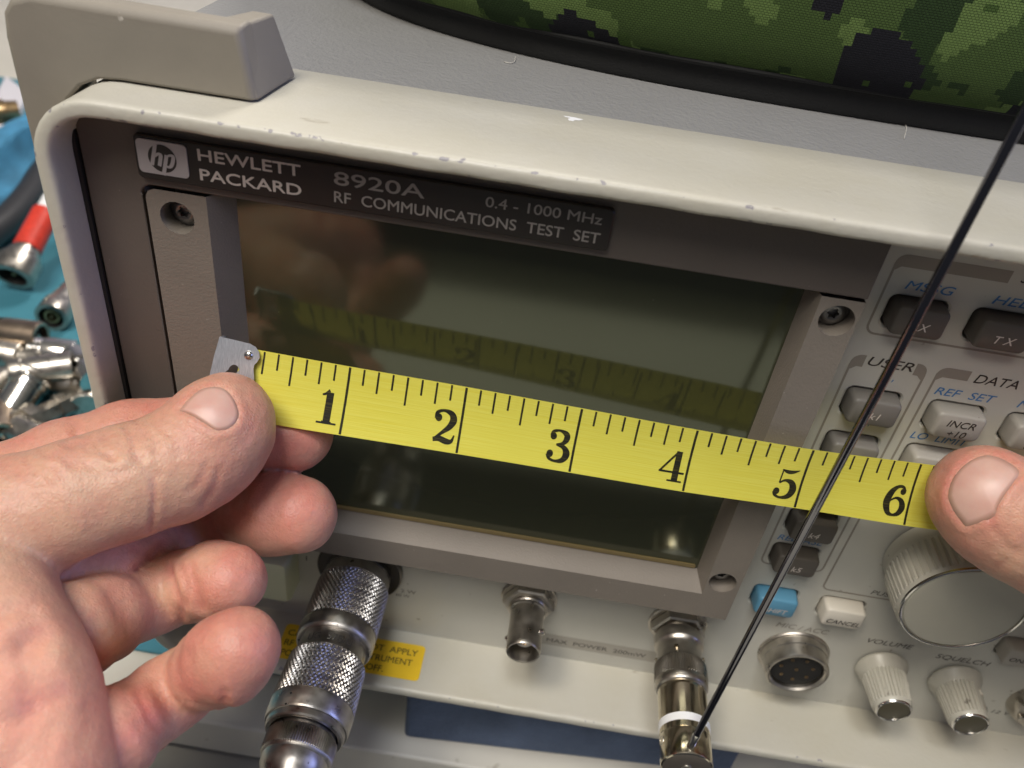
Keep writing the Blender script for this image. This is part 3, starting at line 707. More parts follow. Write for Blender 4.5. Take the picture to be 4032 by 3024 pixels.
# small knobs
def knob_small(x, z, ang, name, lab):
    nfl = 34
    def rf(th, t, r):
        if 4.6 < t < 13.0:
            flat = abs(((th-ang+pi) % (2*pi))-pi) < .45
            if flat: return r-.05
            return r + (.22 if math.sin(nfl*th) > 0 else -.26)
        return r
    prof = [(0.5, 7.0), (.9, 7.35), (1.4, 7.35), (2.2, 6.95), (3.0, 6.5), (3.9, 6.15), (4.3, 6.0), (4.65, 5.95), (8, 5.65), (11, 5.4), (12.95, 5.25), (13.2, 5.2), (13.9, 5.05), (14.4, 4.75)]
    k = mk('knob', *lathe(prof, (x, 0, z), seg=204, rfun=rf), M['knob'], T, smooth=25); k['label'] = lab
    mk('cap_ring', *lathe([(14.2, 4.85), (14.6, 4.75), (14.85, 4.5), (14.75, 4.25), (14.4, 4.15)], (x, 0, z), seg=48), M['chrome'], k)
    mk('end_cap', *lathe([(14.45, 4.25), (14.55, 3.9), (14.55, 0)], (x, 0, z), seg=48), M['knobcap_small'], k)
    # set screw on the skirt side
    a, u, w = frame_of((0, -1, 0)); d = u*cos(ang)+w*sin(ang); o = np.array([x, 0, z])+a*6.4+d*5.55
    mk('set_screw', *join(lathe([(0, 1.15), (.25, 1.1), (.28, .75), (-.05, .7)], o, d, 20), lathe([(-.03, .72), (.0, 0)], o, d, 6)), M['key_white'], k)
    mk('set_screw_hole', *lathe([(.06, .42), (.08, 0)], o, d, 6), M['dark'], k, smooth=0)
    return k
knob_small(115.2, -4.2, .30, 'v', 'ribbed volume knob'); knob_small(136.8, -4.6, .80, 's', 'ribbed squelch knob')
# big tuning knob
def big_knob():
    x, z = 113.0, 42.5
    def rf(th, t, r):
        if 6.2 < t < 15.0: return r + (.22 if math.sin(58*th) > -.2 else -.22)
        return r
    prof = [(0.6, 14.6), (4.4, 14.5), (4.8, 15.2), (5.9, 15.3), (6.3, 15.25), (9, 15.2), (12, 15.1), (14.9, 15.0), (15.2, 15.0), (15.9, 14.85), (16.4, 14.6)]
    k = mk('tuning_knob', *lathe(prof, (x, 0, z), seg=348, rfun=rf), M['knob'], T, smooth=25); k['label'] = 'large ribbed tuning knob with metallic face'
    mk('face_ring', *lathe([(16.2, 14.75), (16.7, 14.6), (16.85, 14.3), (16.7, 14.05), (16.3, 13.9)], (x, 0, z), seg=96), M['chrome'], k)
    mk('face_cap', *lathe([(16.2, 14.2), (16.25, 13.8), (16.6, 13.5), (16.7, 12.8), (16.7, 0)], (x, 0, z), seg=96), M['knobcap'], k)
big_knob()
# bnc jack on the panel
def bnc_jack(x, z, lab):
    o = mk('coaxial_jack', *lathe([(0, 8.2), (.6, 8.2), (.9, 7.9), (.9, 5.8)], (x, 0, z), seg=48), M['nickel'], T); o['label'] = lab
    mk('hex_nut', *lathe([(.9, 7.35), (1.1, 7.6), (3.3, 7.6), (3.7, 7.1), (3.9, 6.1), (3.9, 4.9)], (x, 0, z), seg=6), M['nickel'], o, smooth=20)
    mk('barrel', *lathe([(3.5, 5.6), (4.6, 5.6), (5.0, 5.3), (5.6, 5.3), (5.8, 4.85), (17.8, 4.8), (18.6, 4.75), (19.0, 4.55), (18.9, 4.15), (18.3, 4.05), (8, 4.0)], (x, 0, z), seg=48), M['nickel'], o)
    mk('dielectric', *lathe([(8, 4.0), (9, 3.9), (9, 2.3), (15.5, 2.2), (15.6, .75)], (x, 0, z), seg=32), M['ptfe'], o)
    mk('contact', *lathe([(9, .7), (15.9, .7), (16, .4), (14, .3)], (x, 0, z), seg=12), M['brass'], o)
    for s in (1, -1):
        a = .55 if s > 0 else .55+pi
        d = np.array([cos(a), 0, sin(a)]); mk('bayonet_lug', *lathe([(0, .95), (1.1, .9), (1.3, .7), (1.32, 0)], np.array([x, -13.2, z])+d*4.6, d, 14), M['chrome'], o)
    return o
bnc_jack(10.7, -.2, 'open coaxial jack below the screen'); 
j2 = mk('coaxial_jack', *lathe([(0, 8.4), (.6, 8.4), (.9, 8.0), (.9, 5.8)], (54.4, 0, -.6), seg=48), M['nickel'], T); j2['label'] = 'coaxial jack holding the whip antenna'
mk('hex_nut', *lathe([(.9, 7.6), (1.1, 7.9), (3.6, 7.9), (4.0, 7.3), (4.2, 6.1), (4.2, 4.9)], (54.4, 0, -.6), seg=6), M['nickel'], j2, smooth=20)
mk('barrel', *lathe([(4, 5.6), (5.2, 5.6), (5.4, 4.85), (9, 4.8)], (54.4, 0, -.6), seg=40), M['nickel'], j2)
# round socket cut by the right edge of the frame
sk2 = mk('round_socket', *lathe([(0, 8.0), (.6, 8.0), (3.5, 7.2), (4.2, 6.6), (4.2, 5.0), (1.5, 4.8), (1.5, 0)], (163.0, 0, -9.0), seg=40), M['nickel'], T)
for k in range(6):
    a = k*pi/3+.4; mk('claw', *box(163+5.4*cos(a)-.8, 163+5.4*cos(a)+.8, -5.2, -3.8, -9+5.4*sin(a)-.8, -9+5.4*sin(a)+.8), M['nickel'], sk2, bevel=.3)
jn = mk('coaxial_jack', *lathe([(0, 12.5), (1.6, 12.5), (2.0, 12.1), (2.0, 9.4), (3.6, 9.4), (3.9, 9.0), (6, 8.6)], (-39.3, 0, .8), seg=56), plain('jack_dark_nickel', (.10, .09, .08), .3, metal=.9), T); jn['label'] = 'dark threaded jack behind the knurled adapter'

# ================================================================ knurled coaxial adapter (screwed on the left jack)
def tri_(x): x = x % 1.0; return 1-abs(2*x-1)
AX, AZ = -39.3, 0.8
A = thing('coaxial_adapter', (AX, 0, AZ), 'worn steel coaxial adapter with two diamond knurled sleeves on the left jack', 'adapter', 'coaxial connectors')
def knurl(r0, t0, t1, n=50, pitch=1.65, a=.30):
    def rf(th, t, r):
        if t <= t0+.15 or t >= t1-.15: return r
        u = n*th/(2*pi)+t/pitch; v = n*th/(2*pi)-t/pitch
        return r-a+a*1.5*min(1.0, 1.25*min(tri_(u), tri_(v)))
    return rf
def lin(a, b, n): return [a+(b-a)*k/n for k in range(n+1)]
p = [(2.5, 8.6), (4.2, 9.2), (4.6, 9.5), (8.1, 9.6), (8.4, 9.85)]
mk('front_collar', *lathe(p, (AX, 0, AZ), seg=72), M['steel_worn'], A)
mk('knurled_sleeve', *lathe([(8.3, 9.7)]+[(t, 10.1+.15*(t-8.4)/15) for t in lin(8.4, 23.2, 84)]+[(23.3, 9.8)], (AX, 0, AZ), seg=500, rfun=knurl(10, 8.4, 23.2)), M['steel_knurl'], A, smooth=0)
mk('collar', *lathe([(23.2, 9.8), (23.4, 10.2), (24.4, 10.35), (26.8, 10.3), (27.7, 10.1), (28.1, 9.7), (28.1, 8.3)], (AX, 0, AZ), seg=72), M['steel_worn'], A)
nk = mk('neck', *lathe([(28, 8.9), (32.2, 8.9), (32.5, 9.1), (32.6, 9.35), (33.3, 9.5)], (AX, 0, AZ), seg=72), M['steel_worn'], A)
def wrap_text(s, t, r, th0, cap, m, parent):
    v, f = text_mesh(s, cap, bold=.01)
    a, u, w = frame_of((0, -1, 0)); P = []
    for x, y in v:
        th = th0 - (x-v[:, 0].max()/2)/r
        P.append(np.array([AX, 0, AZ])+a*(t-y)+(u*cos(th)+w*sin(th))*r)
    mk('stamping', P, f, m, parent, smooth=0)
a_, u_, w_ = frame_of((0, -1, 0)); thu = math.atan2(w_[2], u_[2])      # direction of world up around the axis
wrap_text('UG  57B/U', 31.6, 8.94, thu, 1.9, M['screw'], nk)
mk('knurled_sleeve', *lathe([(33.2, 9.4)]+[(t, 9.95+.45*(t-33.4)/12.4) for t in lin(33.4, 46, 72)]+[(46.1, 10.2)], (AX, 0, AZ), seg=500, rfun=knurl(10, 33.4, 46)), M['steel_knurl'], A, smooth=0)
mk('collar', *lathe([(46, 10.2), (46.3, 10.5), (50.6, 10.4), (51.2, 10.1), (51.3, 9.75), (52.6, 9.65), (53.0, 9.3), (53.0, 8.4)], (AX, 0, AZ), seg=72), M['steel_worn'], A)
def rf_n(th, t, r): return r+(.14*(2*tri_(90*th/(2*pi))-1) if 54.2 < t < 58.6 else 0)
mk('ribbed_nut', *lathe([(52.5, 7.9), (53.9, 8.0), (54.1, 8.4), (54.3, 8.5), (58.5, 8.5), (58.8, 8.4), (59.4, 8.15), (59.6, 7.9), (61.2, 7.8), (63, 7.1), (67, 4.6), (70, 3.4), (70.5, 0)], (AX, 0, AZ), seg=360, rfun=rf_n), M['steel_worn'], A, smooth=30)
# wear marks on the collars
for t, dth in ((6.4, .12), (48.2, .42), (50.9, .46)):
    a = thu+dth; d = u_*cos(a)+w_*sin(a); rr = 9.62 if t < 10 else (10.5 if t < 50 else 10.35)
    o = np.array([AX, 0, AZ])+a_*t+d*rr
    mk('scratch', *lathe([(-.05, .30), (.06, .22), (.07, 0)], o, d, 8), M['dark'], A)

# ================================================================ whip antenna on a bayonet plug
BX, BZ = 54.4, -.6
W = thing('whip_antenna', (BX, -22, BZ), 'upright black whip antenna on a nickel bayonet plug with white ring', 'antenna')
pl = mk('bayonet_plug', *lathe([(5.0, 5.2), (5.2, 6.6), (5.8, 6.95), (7.4, 7.0), (8.6, 6.85), (9.2, 6.3), (10.0, 6.15), (13.4, 6.2), (14.2, 6.6), (14.6, 6.7)], (BX, 0, BZ), seg=64), M['nickel'], W)
for a in (-.9, .75, 2.2, 3.9):
    d = np.array([cos(a+1.2), 0, sin(a+1.2)]); mk('bayonet_lug', *lathe([(0, .75), (.7, .6), (.72, 0)], np.array([BX, -12.6, BZ])+d*6.1, d, 12), M['nickel_warm'], pl)
def rf_a(th, t, r): return r+(.18*(2*tri_(60*th/(2*pi))-1) if 15.0 < t < 19.9 else 0)
mk('ribbed_ring', *lathe([(14.4, 6.5), (14.9, 6.85), (15.1, 6.95), (19.8, 7.05), (20.0, 7.05), (20.6, 7.15), (21.8, 7.1), (22.4, 6.8), (22.7, 6.3)], (BX, 0, BZ), seg=240, rfun=rf_a), M['nickel'], W, smooth=30)
mk('body', *lathe([(22.4, 6.2), (22.9, 6.5), (24.0, 6.52), (32.3, 6.52), (32.5, 6.3)], (BX, 0, BZ), seg=72), M['nickel_warm'], W)
mk('insulating_ring', *lathe([(32.3, 6.3), (32.4, 6.62), (34.4, 6.62), (34.5, 6.3)], (BX, 0, BZ), seg=72), M['white_plastic'], W)
cap = mk('end_body', *lathe([(34.4, 6.3), (34.5, 6.5), (36.0, 6.5), (36.05, 6.42), (36.2, 6.5), (42.9, 6.5), (43.4, 6.35), (43.6, 6.0)], (BX, 0, BZ), seg=72), M['nickel_warm'], W)
mk('end_disc', *lathe([(43.5, 6.1), (43.65, 5.8), (43.65, 1.3)], (BX, 0, BZ), seg=48), plain('end_disc_dark', (.11, .095, .08), .4, metal=.4), cap)
mk('end_screw', *join(lathe([(43.5, 1.4), (43.9, 1.35), (44.0, 1.0), (44.0, .55), (43.4, .5)], (BX, 0, BZ), seg=18), lathe([(43.5, .55), (43.5, 0)], (BX, 0, BZ), seg=6)), M['nickel'], cap)
dd = np.array([-.98, 0, .18]); mk('set_screw_hole', *join(lathe([(-.05, 1.25), (.08, 1.2), (.08, .95), (-.6, .9)], np.array([BX, -38.2, BZ])+dd*6.45, dd, 18)), M['nickel'], cap)
mk('set_screw', *lathe([(-.3, .95), (-.3, 0)], np.array([BX, -38.2, BZ])+dd*6.6, dd, 18), M['dark'], cap)
w0 = atD(2735, 2908, 197.5); w1 = atD(3985, 540, 116.0); wd = (w1-w0)/np.linalg.norm(w1-w0)
mk('whip_ferrule', *lathe([(-6, .95), (-.6, .95), (1.6, 1.0), (2.0, .92)], w0, wd, 24), M['chrome'], W)
mk('whip', *lathe([(1.2, .84)]+[(t, .85-.02*t/250) for t in (2, 60, 120, 190, 250)]+[(250.5, .6), (250.6, 0)], w0, wd, 28), M['whip'], W)

# ================================================================ tape measure
TT = np.array([[-62.6, -16.6, 85.9], [-37.9, -16.4, 85.2], [-12.6, -16.2, 84.7], [12.5, -16.0, 83.9], [37.8, -15.6, 82.9], [63.4, -14.6, 81.9], [87.9, -12.0, 80.9], [112.5, -9.0, 79.5], [137.0, -6.0, 78.0]])
TB = np.array([[-63.7, -24.1, 72.1], [-38.5, -23.0, 71.2], [-12.8, -22.0, 70.5], [12.3, -20.8, 69.4], [37.9, -19.6, 68.2], [63.4, -17.9, 67.3], [88.8, -16.5, 66.2], [113.5, -14.0, 65.0], [138.2, -11.5, 63.8]])
def cat1(P, u):
    i = int(min(max(math.floor(u), 0), len(P)-2)); t = u-i
    a = P[i-1] if i > 0 else 2*P[0]-P[1]; d = P[i+2] if i+2 < len(P) else 2*P[-1]-P[-2]; b, c = P[i], P[i+1]
    return .5*((2*b)+(-a+c)*t+(2*a-5*b+4*c-d)*t*t+(-a+3*b-3*c+d)*t**3)
def tape_pt(u, v, off=0.0):
    t, b = cat1(TT, u), cat1(TB, u); t2, b2 = cat1(TT, u+.02), cat1(TB, u+.02)
    n = np.cross(t2-t, t-b); n /= np.linalg.norm(n)
    if n[1] > 0: n = -n                         # towards the viewer
    sag = .55*(1-(2*v-1)**2)                    # gentle cross curvature
    return t*(1-v)+b*v - n*sag + n*off
TM = thing('tape_measure', tuple(cat1(TB, 3.0)), 'yellow inch tape stretched across the screen between both hands', 'tape measure')
def tape_blade():
    nu, nv = 130, 10; us = np.linspace(.04, 8.0, nu); V, UV, F = [], [], []
    for s, off in ((0, 0.0),):
        for u in us:
            for v in np.linspace(0, 1, nv): V.append(tape_pt(u, v, off)); UV.append((u, v))
    for s in (0,):
        o = 0
        for i in range(nu-1):
            for j in range(nv-1): F.append((o+i*nv+j, o+(i+1)*nv+j, o+(i+1)*nv+j+1, o+i*nv+j+1))
    return mk('blade', V, F, M['tape'], TM, smooth=60, uv=UV)
blade = tape_blade()
def tick(u, v0, v1, w):
    V, F = [], []; n = 8
    for k in range(n+1):
        v = v0+(v1-v0)*k/n; V += [(u-w, v), (u+w, v)]
    for k in range(n): F.append((2*k, 2*k+1, 2*k+3, 2*k+2))
    return V, F
def on_tape(parts, off): 
    v, f = join(*parts); return [tape_pt(a, b, off) for a, b in v], f, v
tk = []
for i in range(1, 64):
    u = i/8
    ln = 1.0 if i % 8 == 0 else (.43 if i % 4 == 0 else (.33 if i % 2 == 0 else .245))
    tk.append(tick(u, .012, ln-.012 if ln == 1 else ln, 0.0105 if i % 8 == 0 else .0085))
P_, f_, uv_ = on_tape(tk, .035); mk('graduations', P_, f_, M['ink'], blade, smooth=0, uv=uv_)
tb = []
for i in range(1, 160):      # millimetre side on the back of the blade
    u = i/25.4*1.0
    tb.append(tick(u, 1-(.9 if i % 10 == 0 else (.34 if i % 5 == 0 else .24)), .985, .008))
P_, f_, uv_ = on_tape(tb, -.2); mk('back_graduations', P_, f_, M['ink'], blade, smooth=0, uv=uv_)
GL = {
 '1': [[(.47, 0.02, .125), (.47, .93, .125)], [(.2, .84, .025), (.32, .88, .04), (.45, .985, .05)], ('r', .12, .82, 0, .055), [(.30, .055, .03), (.64, .055, .03)]],
 '2': [('d', .22, .735, .118), [(.11, .70, .03), (.15, .88, .055), (.38, .965, .045), (.64, .90, .09), (.74, .72, .125), (.63, .50, .095), (.40, .30, .055), (.13, .07, .035)],
       [(.12, .07, .065), (.33, .115, .085), (.58, .06, .09), (.76, .08, .06), (.84, .27, .022)]],
 '3': [('d', .24, .775, .112), [(.14, .79, .03), (.22, .92, .05), (.45, .97, .04), (.68, .88, .095), (.71, .74, .105), (.6, .585, .06), (.38, .53, .028)],
       [(.38, .53, .028), (.66, .47, .075), (.79, .28, .125), (.68, .08, .085), (.42, .022, .042), (.2, .075, .045), (.1, .2, .035)], ('d', .21, .225, .118)],
 '4': [[(.62, .02, .115), (.62, .985, .105)], [(.60, .985, .035), (.06, .30, .035)], ('r', .02, .92, .265, .33), ('r', .36, .88, 0, .055)],
 '5': [[(.22, .955, .02), (.42, .90, .06), (.62, .915, .055), (.83, .995, .012)], [(.255, .94, .026), (.235, .5, .026)],
       [(.235, .50, .03), (.42, .605, .042), (.66, .55, .095), (.77, .33, .128), (.66, .10, .09), (.40, .022, .042), (.19, .075, .045), (.1, .19, .035)], ('d', .205, .215, .115)],
 '6': [('d', .70, .80, .108), [(.79, .82, .03), (.66, .95, .045), (.46, .93, .06), (.27, .73, .11), (.18, .40, .13), (.29, .10, .09), (.49, .022, .042), (.69, .10, .085), (.79, .29, .115), (.71, .49, .085), (.52, .575, .042), (.36, .51, .03), (.28, .42, .02)]],
 '7': [[(.1, .95, .06), (.8, .95, .04)], [(.8, .95, .04), (.45, .0, .12)]]}
def numeral(ch, inch):
    parts = []
    for g in GL[ch]:
        if isinstance(g, tuple) and g[0] == 'd': parts.append(disc2(*g[1:]))
        elif isinstance(g, tuple) and g[0] == 'r':
            x0, x1, y0, y1 = g[1:]; parts.append(rect2(x0, x1, y0, y1))
        else: parts.append(stroke(g, 5))
    v, f = join(*parts)
    wN, v0, v1 = .245, .385, .875
    uu = inch-.035-wN*.88+v[:, 0]*wN; vv = v1-(v1-v0)*v[:, 1]
    # numerals stand upright against the slanting blade lines
    P = [tape_pt(a, b, .06) for a, b in zip(uu, vv)]
    mk('numeral', P, f, M['ink'], blade, smooth=0, uv=np.c_[uu, vv])
for i in range(1, 8): numeral(str(i), i)
# steel end hook riveted over the blade end
def hook():
    a, b, c = tape_pt(0.0, 0, 0), tape_pt(.6, 0, 0), tape_pt(.3, 1, 0)
    n = np.cross(b-a, c-a); n /= np.linalg.norm(n); n = n if n[1] < 0 else -n
    def onp(px, py, off):
        r = ray(px, py); o = a+n*off; t = np.dot(o-CAM, n)/np.dot(r, n); return CAM+r*t
    S = lambda x, y: (x*.633, 1000+y*.633)
    out = [S(*q) for q in ((1366, 514), (1440, 530), (1555, 558), (1590, 578), (1612, 610), (1616, 645), (1600, 672), (1582, 690), (1576, 715), (1580, 760), (1582, 830), (1560, 900), (1280, 860), (1300, 770), (1330, 640))]
    slot = [S(1445+38*cos(2*pi*k/16)+ (10 if sin(2*pi*k/16) < 0 else -14), 740+52*sin(2*pi*k/16)) for k in range(16)]
    v, f = holed(out, [slot]); V0 = np.array([onp(x, y, .95) for x, y in v]); V1 = np.array([onp(x, y, .35) for x, y in v])
    no = len(out); ns = len(slot)
    A0, A1 = np.array([onp(*q, .95) for q in out]), np.array([onp(*q, .35) for q in out]); B0, B1 = np.array([onp(*q, .95) for q in slot]), np.array([onp(*q, .35) for q in slot])
    fl = np.array([A0[0], A0[-3], A0[-3]-n*2, A0[0]-n*2]); fl2 = fl+np.array([.6, 0, 0])      # the bent lip at the very end
    lipv = np.vstack([fl, fl2]); lipf = [(0, 1, 2, 3), (4, 7, 6, 5), (0, 4, 5, 1), (1, 5, 6, 2), (2, 6, 7, 3), (3, 7, 4, 0)]
    h = mk('end_hook', *join((V0, f), (V1, f), loopwall(A0, A1), loopwall(B0, B1), (lipv, lipf)), M['hook'], TM, smooth=30)
    for q in (S(1546, 630), S(1520, 850)):
        mk('rivet', *lathe([(-.2, 1.0), (.1, 1.0), (.35, .85), (.55, .5), (.62, 0)], onp(*q, .95), n, 20), M['chrome'], h)
hook()

# ================================================================ hands: smooth-blended round cones, meshed with surface nets
def sd_cone(p, a, b, r1, r2):
    ba = b-a; l2 = float(ba@ba)
    if l2 < 1e-6: return np.linalg.norm(p-a, axis=-1)-max(r1, r2)
    rr = r1-r2; a2 = max(l2-rr*rr, 1e-6); il2 = 1/l2
    pa = p-a; y = pa@ba; z = y-l2
    q = pa*l2-y[..., None]*ba; x2 = (q*q).sum(-1); y2 = y*y*l2; z2 = z*z*l2
    k = np.sign(rr)*rr*rr*x2
    d = (np.sqrt(np.maximum(x2*a2*il2, 0))+y*rr)*il2-r1
    m2 = np.sign(y)*a2*y2 < k; d = np.where(m2, np.sqrt(x2+y2)*il2-r1, d)
    m1 = np.sign(z)*a2*z2 > k; d = np.where(m1, np.sqrt(x2+z2)*il2-r2, d)
    return d
def smin(a, b, k):
    h = np.clip(.5+.5*(b-a)/k, 0, 1); return b+(a-b)*h-k*h*(1-h)
class Hand:
    def __init__(s, chains):
        """chains: list of (name, k_inside, k_join, [(point, radius), ...])"""
        s.ch = chains
    def chain(s, p, c):
        d = None
        pts = c[3]
        for (a, r1), (b, r2) in zip(pts[:-1], pts[1:]):
            e = sd_cone(p, a, b, r1, r2); d = e if d is None else smin(d, e, c[1])
        return d
    def sdf(s, p, want_id=False):
        D = None; ds = []
        for c in s.ch:
            d = s.chain(p, c); ds.append(d)
            D = d if D is None else smin(D, d, c[2])
        return (D, np.argmin(np.array(ds), 0)) if want_id else D
    def mesh(s, h):
        P = np.array([q for c in s.ch for q, r in c[3]]); R = np.array([r for c in s.ch for q, r in c[3]])
        lo = (P-R[:, None]).min(0)-2*h; hi = (P+R[:, None]).max(0)+2*h
        nx, ny, nz = np.ceil((hi-lo)/h).astype(int)+1
        D = np.full((nx, ny, nz), 9.0, np.float32)
        # evaluate in slabs to keep memory small
        gy, gz = np.meshgrid(lo[1]+h*np.arange(ny), lo[2]+h*np.arange(nz), indexing='ij')
        for i0 in range(0, nx, 12):
            i1 = min(i0+12, nx); g = np.empty((i1-i0, ny, nz, 3)); g[..., 0] = (lo[0]+h*np.arange(i0, i1))[:, None, None]; g[..., 1] = gy; g[..., 2] = gz
            D[i0:i1] = s.sdf(g)
        neg = D < 0
        c = [D[a:nx-1+a, b:ny-1+b, e:nz-1+e] for a in (0, 1) for b in (0, 1) for e in (0, 1)]
        sg = np.stack([q < 0 for q in c]); mixed = sg.any(0) & ~sg.all(0)
        idx = np.argwhere(mixed); vid = -np.ones(mixed.shape, int); vid[mixed] = np.arange(len(idx))
        V = lo+h*(idx+.5)
        for it in range(4):                                   # pull onto the true surface
            f0 = s.sdf(V); e_ = .05
            g = np.stack([s.sdf(V+np.eye(3)[k]*e_)-f0 for k in range(3)], -1)/e_
            g /= np.maximum((g*g).sum(-1, keepdims=True), .2); V = V-np.clip(f0, -h, h)[:, None]*g
        F = []
        def quads(mask, cells):
            ii = np.argwhere(mask[0]); 
            return ii
        nA = neg
        for ax in range(3):
            A0 = np.take(nA, range(0, nA.shape[ax]-1), ax); A1 = np.take(nA, range(1, nA.shape[ax]), ax)
            E_ = np.argwhere(A0 != A1); sgn = A0[tuple(E_.T)]
            b, c_ = (ax+1) % 3, (ax+2) % 3
            ok = (E_[:, b] > 0) & (E_[:, c_] > 0) & (E_[:, b] < vid.shape[b]) & (E_[:, c_] < vid.shape[c_]) & (E_[:, ax] < vid.shape[ax]); E_ = E_[ok]; sgn = sgn[ok]
            q = []
            for db, dc in ((-1, -1), (0, -1), (0, 0), (-1, 0)):
                t = E_.copy(); t[:, b] += db; t[:, c_] += dc; q.append(vid[tuple(t.T)])
            q = np.stack(q, 1); q[~sgn] = q[~sgn][:, ::-1]; F.append(q[(q >= 0).all(1)])
        F = np.vstack(F)
        return V, F
    def normals(s, V):
        e_ = .25; g = np.stack([s.sdf(V+np.eye(3)[k]*e_)-s.sdf(V-np.eye(3)[k]*e_) for k in range(3)], -1)
        return g/np.linalg.norm(g, axis=-1, keepdims=True)
    def march(s, px, py):
        r = np.array([ray(x, y) for x, y in zip(px, py)]); ln = np.linalg.norm(r, axis=1, keepdims=True); r = r/ln
        t = np.full(len(px), 90.0)
        for it in range(90): t += np.clip(s.sdf(CAM+r*t[:, None]), -2, 6)*.85
        return CAM+r*t[:, None]
def chain(pts): return [(atD(x, y, d), r) for x, y, d, r in pts]
def seg_dist(q, poly):
    best = np.full(len(q), 1e9)
    for a, b in zip(poly[:-1], poly[1:]):
        a = np.array(a, float); b = np.array(b, float); ab = b-a
        t = np.clip(((q-a)@ab)/(ab@ab), 0, 1); best = np.minimum(best, np.linalg.norm(q-a-t[:, None]*ab, axis=1))
    return best
def build_hand(name, H, label, creases, reds, nails, h=.75, group='hands holding the tape'):
    V, F = H.mesh(h); N_ = H.normals(V); D_, ids = H.sdf(V, True)
    names = [c[0] for c in H.ch]; px, dep = project(V); view = V-CAM; view /= np.linalg.norm(view, axis=1, keepdims=True)
    facing = (N_*view).sum(1) < .15
    disp = np.zeros(len(V)); red = np.full(len(V), .36)
    for chn, poly, w, dpt in creases:
        dpt = dpt*1.25
        sel = facing if chn is None else facing & (ids == names.index(chn))
        poly = catmull(np.array(poly, float), 5) if len(poly) > 2 else np.array(poly, float)
        d = seg_dist(px[sel], poly)*dep[sel]/FPX
        disp[sel] -= dpt*np.exp(-(d/w)**2); disp[sel] += dpt*.20*np.exp(-((d-2.1*w)/(1.1*w))**2)
        red[sel] += (.22 if w < 1.3 else .08)*min(1.5, dpt/.5)*np.exp(-(d/(w*1.2))**2)
    for (x, y, d0, rad, amt) in reds:
        c = atD(x, y, d0); red += amt*np.exp(-(np.linalg.norm(V-c, axis=1)/rad)**2)
    # nail bed: sink under the plate, raise a soft fold round it
    nail_pts = []
    for outl in nails:
        poly = np.array(outl, float); inside = np.zeros(len(V), bool); n = len(poly)
        x, y = px[:, 0], px[:, 1]; j = n-1
        for i in range(n):
            xi, yi = poly[i]; xj, yj = poly[j]
            inside ^= ((yi > y) != (yj > y)) & (x < (xj-xi)*(y-yi)/(yj-yi+1e-12)+xi); j = i
        d = seg_dist(px, np.vstack([poly, poly[:1]]))*dep/FPX
        f_ = facing & (dep < np.percentile(dep[inside & facing], 60)+8)
        disp += np.where(f_ & inside, -.35*np.clip(d/.8, 0, 1), 0)
        disp += np.where(f_ & ~inside, .30*np.exp(-((d-.8)/.9)**2), 0)
        red += np.where(f_ & ~inside, .18*np.exp(-(d/.8)**2), 0)
    from mathutils import noise as mn
    disp += np.array([.16*mn.fractal(Vector(q/5.5), 1.0, 2.0, 3)+.22*mn.noise(Vector(q/11.0)) for q in V])
    V2 = V+N_*disp[:, None]
    base = V2.mean(0); base = np.array([base[0], base[1], V2[:, 2].min()])
    o = mk(name, V2, F, M['skin'], None, smooth=180, loc=base, recalc=False)
    a = o.data.attributes.new('red', 'FLOAT', 'POINT'); a.data.foreach_set('value', np.clip(red, 0, 1.2).astype(np.float32))
    tag(o, label, 'hand', group)
    for outl in nails:
        poly = np.array(outl, float); c = poly.mean(0); rings = 9; n = 48
        closed = np.vstack([poly, poly[:1]]); sp = catmull(np.vstack([poly, poly[:1]]), 6)
        tt = np.linspace(0, len(sp)-1, n, endpoint=False); bd = np.array([sp[int(t)]*(1-t%1)+sp[min(int(t)+1, len(sp)-1)]*(t%1) for t in tt])
        PX = [c]; K = [0.0]
        for r_ in range(1, rings+1):
            k = r_/rings
            for q in bd: PX.append(c+(q-c)*k); K.append(k)
        PX = np.array(PX); S_ = H.march(PX[:, 0], PX[:, 1]); NN = H.normals(S_); K = np.array(K)
        off = np.where(K < .94, .16+.26*(1-K**2), -.25)
        P = S_+NN*off[:, None]; f = []
        for k in range(n): f.append((0, 1+k, 1+(k+1) % n))
        for r_ in range(rings-1):
            for k in range(n):
                k2 = (k+1) % n; f.append((1+r_*n+k, 1+(r_+1)*n+k, 1+(r_+1)*n+k2, 1+r_*n+k2))
        no_ = mk('nail', P, f, M['nail'], o, smooth=180)
        ra = no_.data.attributes.new('rim', 'FLOAT', 'POINT'); ra.data.foreach_set('value', (np.clip((K-.80)/.16, 0, 1)*.75).astype(np.float32))
    return o

